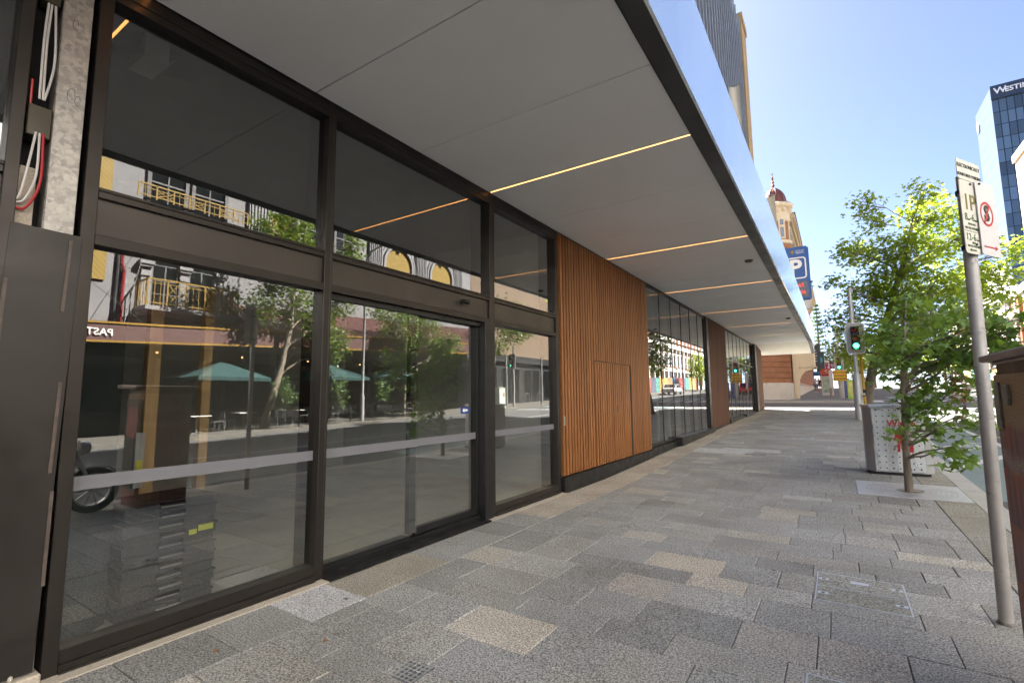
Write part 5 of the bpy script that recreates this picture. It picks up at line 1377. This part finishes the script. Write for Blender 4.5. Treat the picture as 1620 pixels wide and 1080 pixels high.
# caution sign
CS = thing('caution_sign', 'yellow caution sign board strapped to the far signal pole', 'sign', (.30, 49.2, 2.5))
m = MB(); m.box(-.17, .80, 49.14, 49.16, 2.46, 3.34); part('board', m, mat('sign_yellow', (.68, .38, .01), .45), CS, bevel=.008)
m = MB()
for k, s_ in enumerate(('CAUTION', 'SIGNALS', 'MODIFIED')): m.text(s_, (.315, 49.135, 3.15 - k * .26), (1, 0, 0), up, .22, .004, 'CENTER', .02)
for a, b, c, d in ((-.14, .77, 3.30, 3.315), (-.14, .77, 2.485, 2.50), (-.14, -.125, 2.5, 3.3), (.755, .77, 2.5, 3.3)): m.box(a, b, 49.135, 49.139, c, d)
part('lettering', m, SBK, CS)
# bus stop blade
BS = thing('bus_stop_post', 'pale bus stop blade on a leaning stone coloured post', 'bus stop', (-.42, 51, G(51)))
m = MB(); m.tube([(-.42, 51, G(51)), (-.40, 51, 3.4)], [.10, .07], 10); m.box(-.6, -.2, 50.8, 51.2, G(51), G(51) + .08); part('post', m, mat('stone_post', (.40, .34, .27), .7), BS)
m = MB(); m.box(-.48, -.20, 50.88, 50.92, 1.9, 3.45); part('blade', m, WHITEP, BS, bevel=.02)
# information kiosk
IK = thing('information_kiosk', 'map kiosk with curved orange red top on the far footpath', 'kiosk', (-.85, 57, G(57)))
zg = G(57)
m = MB(); m.box(-1.2, -.25, 56.9, 57.1, zg, 3.35); part('frame', m, WHITEP, IK, bevel=.02)
m = MB(); m.prism([(-1.27, 56.86, 3.35), (-.18, 56.86, 3.35), (-.22, 56.86, 3.62), (-.42, 56.86, 3.85), (-.72, 56.86, 3.92), (-1.03, 56.86, 3.85), (-1.23, 56.86, 3.62)], (0, .28, 0)); part('canopy', m, mat('kiosk_orange', (.60, .10, .025), .5), IK)
m = MB(); m.prism([(-.9, 56.85, 3.62), (-.65, 56.85, 3.78), (-.65, 56.85, 3.7), (-.8, 56.85, 3.62), (-.6, 56.85, 3.5), (-.6, 56.85, 3.44)], (0, -.01, 0)); part('logo', m, WHITEP, IK)
m = MB(); m.box(-1.12, -.33, 56.88, 56.895, 1.5, 3.1); m.mat(1).box(-1.15, -.3, 56.87, 56.89, 3.12, 3.33); part('map', m, [mat('map_print', (.45, .52, .40), .5, var=.4, scale=3), SRD], IK)
# painted utility boxes
UB = thing('painted_cabinet', 'green and yellow painted utility box with a blue side behind the signal', 'cabinet', (.95, 47.6, G(47.6)))
z = G(47.6); m = MB(); m.box(.72, 1.3, 47.3, 48.0, z, z + 1.5); m.m = [2, 2, 0, 2, 2, 1]; part('body', m, [mat('box_green', (.33, .55, .10), .6), mat('box_blue', (.10, .12, .34), .6), mat('box_yellow', (.6, .55, .15), .6)], UB, bevel=.01)
m = MB(); m.box(.80, 1.22, 47.285, 47.298, z + .2, z + 1.35); part('panel', m, mat('box_panel', (.60, .58, .18), .6, var=.3), UB)
UB2 = thing('painted_cabinet', 'violet blue utility box left of the green painted one', 'cabinet', (.55, 50.6, G(50.6)))
z = G(50.6); m = MB(); m.box(.42, .95, 50.3, 51.0, z, z + 1.6); part('body', m, mat('box_violet', (.10, .12, .32), .6, var=.3), UB2, bevel=.01)
m = MB(); m.box(.46, .91, 50.285, 50.298, z + .15, z + 1.45); part('door', m, mat('box_violet_door', (.13, .15, .36), .6, var=.3), UB2)
# parking sign of the heritage car park
BLUE = mat('sign_blue', (.02, .09, .30), .4); SCREEN = mat('sign_screen', (.10, .12, .15), .3)
PS = thing('parking_sign', 'large blue hanging parking sign with a white letter P above the canopy edge', 'sign', (-2.2, 46, 9))
m = MB(); m.box(-3.3, -1.16, 45.9, 46.2, 9.0, 13.5); part('case', m, BLUE, PS, bevel=.12, seg=3)
m = MB()
def frame(mb, x0, x1, z0, z1, w, y, r=.25):
    def rr(o): 
        out = []
        for cx, cz, a0 in ((x1 - r, z1 - r, 0), (x0 + r, z1 - r, 90), (x0 + r, z0 + r, 180), (x1 - r, z0 + r, 270)):
            for k in range(5):
                a = rad(a0 + 22.5 * k); q = r - o; out.append((cx + q * math.cos(a), y, cz + q * math.sin(a)))
        return out
    A, Bq = rr(0), rr(w); n = len(A)
    for k in range(n): mb.prism([A[k], A[(k + 1) % n], Bq[(k + 1) % n], Bq[k]], (0, -.01, 0))
frame(m, -2.95, -1.38, 10.8, 12.6, .1, 45.89); m.text('P', (-2.15, 45.885, 11.7), (1, 0, 0), up, 1.75, .02, 'CENTER', .03)
m.text('CITY OF', (-1.78, 45.885, 13.12), (1, 0, 0), up, .17, .01); m.text('PERTH', (-1.78, 45.885, 12.95), (1, 0, 0), up, .19, .01)
part('lettering', m, WHITEP, PS)
m = MB(); m.box(-3.1, -1.35, 45.88, 45.898, 9.25, 10.6); part('display', m, SCREEN, PS)
LEDR = mat_emit('led_red', (1.0, .05, .03), .12)
m = MB(); m.text('162', (-1.95, 45.872, 10.25), (1, 0, 0), up, .42, .01); m.text('BAYS', (-1.85, 45.872, 9.65), (1, 0, 0), up, .42, .01) if 0 else m.text('236', (-1.85, 45.872, 9.65), (1, 0, 0), up, .42, .01)
part('digits', m, LEDR, PS)
m = MB(); m.prism([(-2.42, 45.885, 13.2), (-2.18, 45.885, 13.2), (-2.18, 45.885, 13.02), (-2.3, 45.885, 12.88), (-2.42, 45.885, 13.02)][::-1], (0, -.012, 0)); part('crest', m, YEL, PS)
each('bracket', [lambda m: m.box(-3.3, -2.9, 46.0, 46.1, 8.4, 9.0), lambda m: m.box(-1.7, -1.3, 45.95, 46.15, 8.3, 8.99)], GREYP, PS)

# ---- heritage brick building on the far corner
HB = thing('heritage_building', 'ornate red brick corner building with cream trim, domed turret and heavy cornice', 'building', (-3.1, 46, G(46)))
HBR = mat_brick('orange_brick', (.40, .165, .075), (.30, .11, .05), (.34, .26, .19), .24, .085)
HCR = mat('cream_render', (.66, .56, .40), .75, var=.06, scale=.8); HPL = mat('plinth_render', (.60, .56, .50), .8, var=.08, scale=.7, dirt=(.45, .41, .36))
m = MB(); m.prism([(-3.1, 47.6, 2.3), (-3.1, 100, 2.3), (-30, 100, 2.3), (-30, 46, 2.3), (-4.6, 46, 2.3)], (0, 0, 14.9)); part('wall', m, HBR, HB)
m = MB(); m.prism([(-3.0, 47.5, .6), (-3.0, 100, .6), (-30.1, 100, .6), (-30.1, 45.8, .6), (-4.7, 45.8, .6), (-3.9, 45.95, .6), (-3.25, 46.5, .6)], (0, 0, 1.75)); m.box(-3.05, -2.9, 50, 100, 2.3, 2.45); part('plinth', m, HPL, HB, bevel=.03)
m = MB()
for k in range(9):
    z = 2.75 + k * .45; m.box(-3.085, -3.06, 48, 100, z, z + .05); m.box(-30, -4.7, 45.96, 45.99, z, z + .05)
    m.prism([(-4.66, 45.93, z), (-3.04, 47.58, z), (-3.07, 47.61, z), (-4.69, 45.97, z)], (0, 0, .05))
part('brick_grooves', m, mat('groove_dark', (.17, .085, .05), .9), HB)
# turret
tx, ty = -3.45, 47.0
m = MB(); m.lathe((tx, ty, 0), [(.98, 10), (.98, 16.6)], 24); part('turret_drum', m, HBR, HB)
m = MB(); m.lathe((tx, ty, 0), [(1.0, 14.0), (1.16, 14.05), (1.16, 14.3), (1.02, 14.4)], 24); m.lathe((tx, ty, 0), [(1.0, 16.0), (1.08, 16.1), (1.08, 16.9), (1.15, 17.1), (1.38, 17.25), (1.42, 17.5), (1.3, 17.6), (0, 17.6)], 24)
for k in range(14):
    a = 2 * math.pi * k / 14; m.box(tx + 1.22 * math.cos(a) - .06, tx + 1.22 * math.cos(a) + .06, ty + 1.22 * math.sin(a) - .06, ty + 1.22 * math.sin(a) + .06, 16.75, 17.12)
for k in range(7):
    a = rad(-180 + 60 * k); c, s_ = math.cos(a), math.sin(a)
    m.obox((tx + .98 * c, ty + .98 * s_, 15.3), (.08, .26, .85), Matrix.Rotation(a, 3, 'Z'))
part('turret_trim', m, HCR, HB)
for k in range(7):
    a = rad(-180 + 60 * k); c, s_ = math.cos(a), math.sin(a)
    m = MB()
    for zz, hh in ((15.0, .42), (15.85, .22)): m.obox((tx + 1.03 * c, ty + 1.03 * s_, zz), (.06, .13, hh), Matrix.Rotation(a, 3, 'Z'))
    part('turret_window', m, mat('turret_glass', (.05, .10, .16), .1, var=0), HB)
m = MB(); m.lathe((tx, ty, 0), [(1.38, 17.52), (1.3, 17.62), (.92, 17.75)] + [(.92 * math.cos(a), 17.75 + 1.45 * math.sin(a)) for a in [rad(10 * k) for k in range(1, 9)]] + [(.16, 19.2), (.07, 19.4)], 24)
m.lathe((tx, ty, 0), [(.07, 19.35), (.16, 19.5), (.06, 19.65), (.13, 19.8), (.05, 19.95), (.10, 20.15), (.03, 20.3), (.03, 20.5), (.09, 20.58), (0, 20.68)], 10)
for k in range(10):
    a = 2 * math.pi * k / 10
    m.tube([(tx + (.94 * math.cos(b)) * math.cos(a), ty + (.94 * math.cos(b)) * math.sin(a), 17.75 + 1.47 * math.sin(b)) for b in [rad(10 * q) for q in range(9)]], .025, 5)
part('turret_dome', m, mat('copper_dome', (.20, .075, .055), .45, .3, var=.15), HB, smooth=True)
# main cornice with brackets
m = MB(); m.box(-3.1, -2.05, 48.3, 100, 16.75, 17.15); m.box(-3.1, -2.25, 48.3, 100, 16.4, 16.74); m.box(-3.1, -2.9, 48.3, 100, 15.0, 15.3)
k = 48.5
while k < 100: m.box(-3.1, -2.45, k, k + .22, 15.75, 16.39); m.box(-3.1, -2.75, k, k + .22, 15.4, 15.74); k += .62
m.box(-30, -4.7, 45.2, 46, 16.4, 17.1)
part('cornice', m, mat('cornice_cream', (.52, .44, .30), .8, var=.1), HB)
m = MB(); m.box(-3.1, -1.98, 48.3, 100, 17.16, 17.24); part('gutter', m, mat('gutter_brown', (.16, .09, .06), .6), HB)
m = MB(); 
for z in (8.6, 12.6): m.box(-3.1, -2.85, 48.0, 100, z, z + .35)
for yy in range(52, 100, 5): m.box(-3.1, -2.88, yy, yy + .7, 8.95, 15.0)
part('string_course', m, HCR, HB)
for k in range(9):
    m = MB(); m.box(-3.12, -3.07, 53.2 + 5 * k, 56.2 + 5 * k, 9.6, 12.2); w = part('window', m, DGLASS, HB)
    m = MB(); m.box(-3.1, -2.9, 53.0 + 5 * k, 53.2 + 5 * k, 9.4, 12.4); m.box(-3.1, -2.9, 56.2 + 5 * k, 56.4 + 5 * k, 9.4, 12.4); part('surround', m, HCR, w)
# entrance hood with bracket and pilaster
m = MB(); m.box(-3.0, -2.55, 48.0, 48.5, 2.2, 6.8); m.box(-3.0, -2.62, 48.02, 48.48, G(48), 2.2); m.box(-2.55, -1.42, 48.0, 51.5, 3.75, 6.8); m.box(-2.5, -1.3, 47.95, 51.6, 3.62, 3.75); m.box(-3.0, -1.35, 47.9, 51.6, 6.8, 7.0)
m.prism([(-2.55, 48.05, 2.55), (-2.35, 48.05, 3.0), (-2.1, 48.05, 3.3), (-1.55, 48.05, 3.45), (-1.45, 48.05, 3.62), (-2.55, 48.05, 3.62)], (0, .3, 0))
part('entrance_hood', m, HCR, HB, bevel=.02)
m = MB(); m.tube([(-2.9, 52.2, G(52)), (-2.9, 52.2, 7)], .06, 8); part('downpipe', m, mat('pipe_brown', (.12, .06, .04), .6), HB)
# banners and hanging signs along the far footpath
def hang(name, label, x0, x1, y, z0, z1, col, deco=None, cat='sign'):
    t = thing(name, label, cat, ((x0 + x1) / 2, y, z0), 'hanging signs along the far footpath')
    m = MB(); m.box(x0, x1, y - .03, y + .03, z0, z1); part('panel', m, col, t, bevel=.01)
    if deco:
        m = MB(); deco(m, (x0 + x1) / 2, y - .04, (z0 + z1) / 2, (x1 - x0) / 2); part('print', m, DEC, t)
    m = MB(); m.bar((x0 - .5, y, z1 + .05), (x1, y, z1 + .05), .05); part('arm', m, BLACK, t)
    return t
DEC = WHITEP
def lines(mb, x, y, z, w):
    for k in range(5): mb.box(x - w * .6, x + w * (.1 + .1 * (k % 3)), y, y + .008, z + .5 - k * .25, z + .58 - k * .25)
hang('hanging_sign', 'dark grey vertical sign with small white lines beside the cream hood', -1.70, -1.05, 53, 3.8, 5.9, mat('sign_slate', (.06, .07, .08), .6), lines)
DEC = mat('print_teal', (.10, .42, .48), .5)
def drop(mb, x, y, z, w): mb.prism([(x, y, z - .25), (x + w * .7, y, z + .15), (x + w * .5, y, z + .45), (x, y, z + .6), (x - w * .5, y, z + .45), (x - w * .7, y, z + .15)][::-1], (0, .01, 0))
hang('hanging_sign', 'dark banner with a teal drop shape hanging over the far footpath', -1.75, -.95, 66, 3.9, 6.1, mat('banner_dark', (.07, .09, .10), .7), drop)
DEC = mat('print_magenta', (.5, .03, .22), .5)
hang('hanging_sign', 'white banner with a magenta blot behind the teal drop banner', -1.15, -.55, 74, 3.9, 5.6, WHITEP, drop)
DEC = WHITEP
def heart(mb, x, y, z, w): mb.prism([(x, y, z - .25), (x + w * .7, y, z + .1), (x + w * .4, y, z + .25), (x, y, z + .12), (x - w * .4, y, z + .25), (x - w * .7, y, z + .1)][::-1], (0, .01, 0))
hang('hanging_sign', 'small magenta square sign above the orange kiosk', -.45, .05, 60, 3.95, 4.5, mat('sign_magenta', (.45, .01, .18), .5), heart)
hang('hanging_sign', 'blue and white shop sign under the dark hanging sign', -2.0, -1.2, 62, 3.3, 3.75, mat('sign_shop_blue', (.05, .15, .35), .5))
# ================================================================== people, vehicles
SKIN = mat('skin', (.42, .24, .16), .6, var=.03); HAIRD = mat('dark_hair', (.018, .012, .009), .6)
def skinmesh(name, nodes, edges, mt, parent, off, sub=1):
    """one continuous surface grown over a skeleton: nodes {name: (x,y,z,r)}"""
    keys = list(nodes); idx = {k: i for i, k in enumerate(keys)}
    me = bpy.data.meshes.new(name); me.from_pydata([V(nodes[k][:3]) for k in keys], [(idx[a], idx[b]) for a, b in edges], [])
    o = bpy.data.objects.new(name, me); COL.objects.link(o)
    me.skin_vertices or me.skin_vertices.new() if hasattr(me.skin_vertices, 'new') else None
    md = o.modifiers.new('skin', 'SKIN'); md.use_smooth_shade = True
    if not me.skin_vertices: 
        bm = bmesh.new(); bm.from_mesh(me); bm.verts.layers.skin.verify(); bm.to_mesh(me); bm.free()
    for i, k in enumerate(keys):
        r = nodes[k][3]; rr = r if isinstance(r, tuple) else (r, r)
        me.skin_vertices[0].data[i].radius = rr; me.skin_vertices[0].data[i].use_root = (i == 0)
    if sub: sb = o.modifiers.new('sub', 'SUBSURF'); sb.levels = sub; sb.render_levels = sub
    bpy.context.view_layer.update()
    ev = o.evaluated_get(bpy.context.evaluated_depsgraph_get()); m2 = bpy.data.meshes.new_from_object(ev); bpy.data.objects.remove(o); bpy.data.meshes.remove(me)
    m2.materials.clear(); m2.materials.append(mt); m2.name = name
    for p in m2.polygons: p.material_index = 0
    o2 = bpy.data.objects.new(name, m2); COL.objects.link(o2); o2.parent = parent
    ROOT[o2.name] = ROOT[parent.name]
    return o2
def person(loc, heading, label, shirt, lower, kind='shorts', hair=HAIRD, stride=.26, bag=None, h=1.0, long_hair=False, sleeve=True):
    """walking figure; local +Y is the way it walks"""
    t = thing('person', label, 'person', loc, 'people walking along the far footpath'); ROOT[t.name] = V((0, 0, 0))
    s = stride
    J = {'pelvis': (0, 0, .95, .13), 'waist': (0, .0, 1.10, .115), 'chest': (0, .01, 1.30, .14), 'shoulders': (0, .0, 1.43, .12), 'neck': (0, .01, 1.51, .055), 'skull': (0, .03, 1.63, .085), 'crown': (0, .02, 1.70, .07)}
    E_ = [('pelvis', 'waist'), ('waist', 'chest'), ('chest', 'shoulders'), ('shoulders', 'neck'), ('neck', 'skull'), ('skull', 'crown')]
    for sd, n, f in ((-1, 'l', 1), (1, 'r', -1)):
        J['hip' + n] = (sd * .10, 0, .90, .085); J['knee' + n] = (sd * .10, f * s * .55 + .03, .50, .058); J['ankle' + n] = (sd * .10, f * s, .10 + (.03 if f < 0 else 0), .040); J['toe' + n] = (sd * .11, f * s + .17, .035, .035)
        J['arm' + n] = (sd * .20, 0, 1.40, .055); J['elbow' + n] = (sd * .25, -f * .10, 1.13, .042); J['wrist' + n] = (sd * .25, -f * .10 + .12, .92, .028); J['palm' + n] = (sd * .25, -f * .10 + .16, .84, .032)
        E_ += [('pelvis', 'hip' + n), ('hip' + n, 'knee' + n), ('knee' + n, 'ankle' + n), ('ankle' + n, 'toe' + n), ('shoulders', 'arm' + n), ('arm' + n, 'elbow' + n), ('elbow' + n, 'wrist' + n), ('wrist' + n, 'palm' + n)]
        for q, (dx, dy, L) in enumerate(((-.020, .0, .07), (-.007, .005, .08), (.007, .005, .075), (.02, 0, .06))):
            J['f%d%s' % (q, n)] = (sd * .25 + dx, -f * .10 + .175 + dy, .84 - L, .008); E_.append(('palm' + n, 'f%d%s' % (q, n)))
        J['th' + n] = (sd * .225, -f * .10 + .20, .81, .009); E_.append(('palm' + n, 'th' + n))
    skinmesh('body', J, E_, SKIN, t, None)
    g = lambda k, dr: (*J[k][:3], J[k][3] + dr)
    K = {k: g(k, .018) for k in ('pelvis', 'waist', 'chest', 'shoulders')}; ed = [('pelvis', 'waist'), ('waist', 'chest'), ('chest', 'shoulders')]
    if sleeve:
        for n in 'lr':
            K['arm' + n] = g('arm' + n, .02); a, b = V(J['arm' + n][:3]), V(J['elbow' + n][:3]); c = a.lerp(b, .75); K['cuff' + n] = (*c, .062); ed += [('shoulders', 'arm' + n), ('arm' + n, 'cuff' + n)]
    skinmesh('shirt', K, ed, shirt, t, None)
    K = {'pelvis': g('pelvis', .022)}; ed = []
    if kind == 'dress':
        K['mid'] = (0, 0, .75, .20); K['hem'] = (0, 0, .55, .23); K['up'] = g('waist', .02); ed = [('up', 'pelvis'), ('pelvis', 'mid'), ('mid', 'hem')]
    else:
        for n in 'lr':
            a, b, c = (V(J[q + n][:3]) for q in ('hip', 'knee', 'ankle'))
            K['hip' + n] = g('hip' + n, .02); ed.append(('pelvis', 'hip' + n))
            if kind == 'shorts': K['end' + n] = (*a.lerp(b, .9), .085); ed.append(('hip' + n, 'end' + n))
            else: K['knee' + n] = g('knee' + n, .022); K['end' + n] = (*b.lerp(c, .95), .065); ed += [('hip' + n, 'knee' + n), ('knee' + n, 'end' + n)]
    skinmesh('lower_clothing', K, ed, lower, t, None)
    K = {'a': (0, -.0, 1.66, .095), 'b': (0, .0, 1.72, .075)}; ed = [('a', 'b')]
    if long_hair: K['c'] = (0, -.09, 1.52, .07); K['d'] = (0, -.10, 1.38, .05); ed += [('a', 'c'), ('c', 'd')]
    skinmesh('hair', K, ed, hair, t, None)
    m = MB(); m.lathe((0, .115, 1.625), [(0, .012), (.012, .004), (.014, -.014), (0, -.02)], 8); part('nose', m, SKIN, t, smooth=True)
    each('ear', [(lambda m, sx=sx: m.lathe((sx * .086, .03, 1.63), [(0, .03), (.014, .015), (.012, -.02), (0, -.03)], 8)) for sx in (-1, 1)], SKIN, t, smooth=True)
    each('eye', [(lambda m, sx=sx: m.lathe((sx * .032, .098, 1.655), [(0, .008), (.012, 0), (0, -.008)], 8)) for sx in (-1, 1)], BLACK, t)
    m = MB(); m.box(-.022, .022, .105, .113, 1.575, 1.582); part('mouth', m, mat('lips', (.25, .09, .07), .5), t)
    for n in 'lr': m = MB(); a = V(J['toe' + n][:3]); b = V(J['ankle' + n][:3]); m.tube([b + V((0, -.06, -.06)), b.lerp(a, .5) + V((0, 0, -.02)), a + V((0, .06, 0))], [.045, .05, .035], 8); part('shoe', m, WHITEP, t, smooth=True)
    if bag:
        m = MB(); m.box(-.15, .15, -.32, -.14, 1.02, 1.44); part('backpack', m, bag, t, bevel=.05, seg=2)
    t.rotation_euler = (0, 0, heading); t.scale = (1, 1, 1)
    return t
CL = lambda n, c: mat(n, c, .85, var=.06)
person((-2.05, 69, G(69)), math.pi * .95, 'person in a pale shirt and blue shorts walking on the far footpath', CL('shirt_lilac', (.55, .55, .66)), CL('denim_blue', (.10, .16, .28)), 'shorts')
person((-1.78, 70.5, G(70.5)), .1, 'person with a dark backpack walking away beside the brick wall', CL('top_dark', (.04, .045, .07)), CL('shorts_dark', (.05, .05, .06)), 'shorts', bag=CL('backpack_navy', (.02, .025, .05)))
person((-1.55, 78, G(78)), .05, 'long haired person in a black dress walking away', CL('dress_black', (.015, .015, .018)), CL('dress_skirt', (.015, .015, .018)), 'dress', long_hair=True, hair=mat('brown_hair', (.10, .05, .025), .6))
person((1.78, 44.6, G(44.6)), -1.2, 'person in white trousers at the corner behind the tree trunk', CL('shirt_white', (.7, .7, .69)), CL('trousers_white', (.68, .68, .67)), 'trousers', stride=.22)
person((.45, 64, G(64)), math.pi, 'person in a red top with a white collar beside the parked car', CL('top_red', (.45, .02, .03)), CL('trousers_black', (.03, .03, .03)), 'trousers', stride=.1)

# ---- parked cars beyond the crossing
def car(x, y, body, label, bus=False):
    z = G(y) - .13 + .0; t = thing('parked_car', label, 'car', (x, y, z), 'cars parked beyond the crossing')
    w, L = .9, 2.15
    prof = [(-L, .35), (-L, .75), (-L + .15, .88), (-1.25, .95), (-.75, 1.42), (.75, 1.46), (1.45, 1.0), (L - .1, .88), (L, .6), (L, .3)]
    m = MB(); m.prism([(x - w, y + a, z + b) for a, b in prof], (2 * w, 0, 0)); bd = part('body', m, body, t, bevel=.06, seg=2)
    m = MB(); m._add([(x - .72, y - 1.24, z + 1.0), (x + .72, y - 1.24, z + 1.0), (x + .66, y - .80, z + 1.40), (x - .66, y - .80, z + 1.40)], [(0, 1, 2, 3)]); m._add([(x - .72, y - 1.27, z + 1.0), (x + .72, y - 1.27, z + 1.0), (x + .66, y - .83, z + 1.40), (x - .66, y - .83, z + 1.40)], [(0, 1, 2, 3)])
    for sx in (-1, 1): m.prism([(x + sx * .905, y - 1.05, z + .98), (x + sx * .905, y - .7, z + 1.36), (x + sx * .905, y + .7, z + 1.38), (x + sx * .905, y + 1.2, z + 1.0)], (sx * .01, 0, 0))
    part('window', m, DGLASS, t)
    for sx in (-1, 1):
        for yy in (-1.35, 1.35):
            m = MB(); m.lathe((x + sx * .82, y + yy, z + .31), [(.19, -.1), (.30, -.1), (.31, -.08), (.31, .08), (.30, .1), (.19, .1)], 18, axis='x'); wh = part('wheel', m, RUBBER, t)
            m = MB(); m.lathe((x + sx * .82, y + yy, z + .31), [(0, -.08), (.19, -.09), (.19, .09), (0, .08)], 14, axis='x'); part('rim', m, STEEL, wh)
        m = MB(); m.box(x + sx * .55, x + sx * .85, y - L - .012, y - L + .05, z + .62, z + .76); part('tail_light', m, RLENS, t)
    return t
CP = lambda n, c: mat(n, c, .25, .2, var=.02, rvar=.03)
car(1.85, 68, CP('car_red', (.40, .015, .015)), 'red car parked at the kerb beyond the crossing'); car(1.85, 74, CP('car_dark', (.03, .035, .045)), 'dark car parked just beyond the red one'); car(11.9, 70, CP('car_silver', (.45, .45, .46)), 'silver car parked on the far side of the road')
# ---- motorcycle by the kerb, mirrored in the left pane
MC = thing('motorcycle', 'dark motorcycle with a blue stripe parked by the kerb, mirrored in the left pane', 'motorcycle', (1.0, 2.1, 0))
def wheel(y):
    m = MB(); m.lathe((1.0, y, .30), [(.22, -.05), (.28, -.055), (.30, -.03), (.30, .03), (.28, .055), (.22, .05)], 28, axis='x'); w = part('wheel', m, RUBBER, MC, smooth=True)
    m = MB(); m.lathe((1.0, y, .30), [(.22, -.03), (.2, -.03), (.2, .03), (.22, .03)], 24, axis='x')
    for k in range(10): a = math.pi * k / 5; m.bar((1.0, y, .30), (1.0, y + .21 * math.cos(a), .30 + .21 * math.sin(a)), .018)
    part('rim', m, STEEL, w)
wheel(2.55); wheel(1.15)
m = MB(); m.tube([(.93, 2.55, .3), (.93, 2.35, .75), (.95, 2.27, .95)], .022, 8); m.tube([(1.07, 2.55, .3), (1.07, 2.35, .75), (1.05, 2.27, .95)], .022, 8); part('fork', m, STEEL, MC)
m = MB(); m.tube([(1.38, 2.12, 1.02), (1.15, 2.24, 1.0), (1.0, 2.27, .97), (.85, 2.24, 1.0), (.62, 2.12, 1.02)], .014, 8); part('handlebar', m, BLACK, MC)
m = MB(); m.tube([(1, 2.22, .82), (1, 2.05, .86), (1, 1.8, .82), (1, 1.65, .72)], [.08, .15, .15, .08], 14); part('fuel_tank', m, mat('tank_dark', (.02, .025, .05), .2, .3), MC, smooth=True)
m = MB(); m.tube([(1, 1.7, .74), (1, 1.4, .74), (1, 1.1, .82), (1, .95, .86)], [.09, .12, .10, .05], 12); part('seat', m, RUBBER, MC, smooth=True)
m = MB(); m.box(.85, 1.15, 1.65, 2.1, .28, .62); m.tube([(.87, 2.0, .3), (.84, 1.5, .25), (.84, 1.0, .38)], .045, 10); m.bar((1, 1.15, .3), (1, 1.75, .45), .08); part('engine', m, mat('engine_grey', (.12, .12, .12), .4, .7), MC, bevel=.02)
m = MB(); m.lathe((1, 2.42, .86), [(0, .1), (.09, .06), (.1, -.04), (0, -.06)], 14, axis='y'); part('headlight', m, STEEL, MC, smooth=True)
m = MB(); m.box(.845, .855, 1.75, 2.1, .80, .84); part('stripe', m, mat('stripe_blue', (.05, .12, .6), .3), MC)
m = MB(); m.lathe((1.0, 2.55, .30), [(.33, -.06), (.34, 0), (.33, .06)], 12, axis='x', a0=rad(30), a1=rad(150)); part('mudguard', m, BLACK, MC)
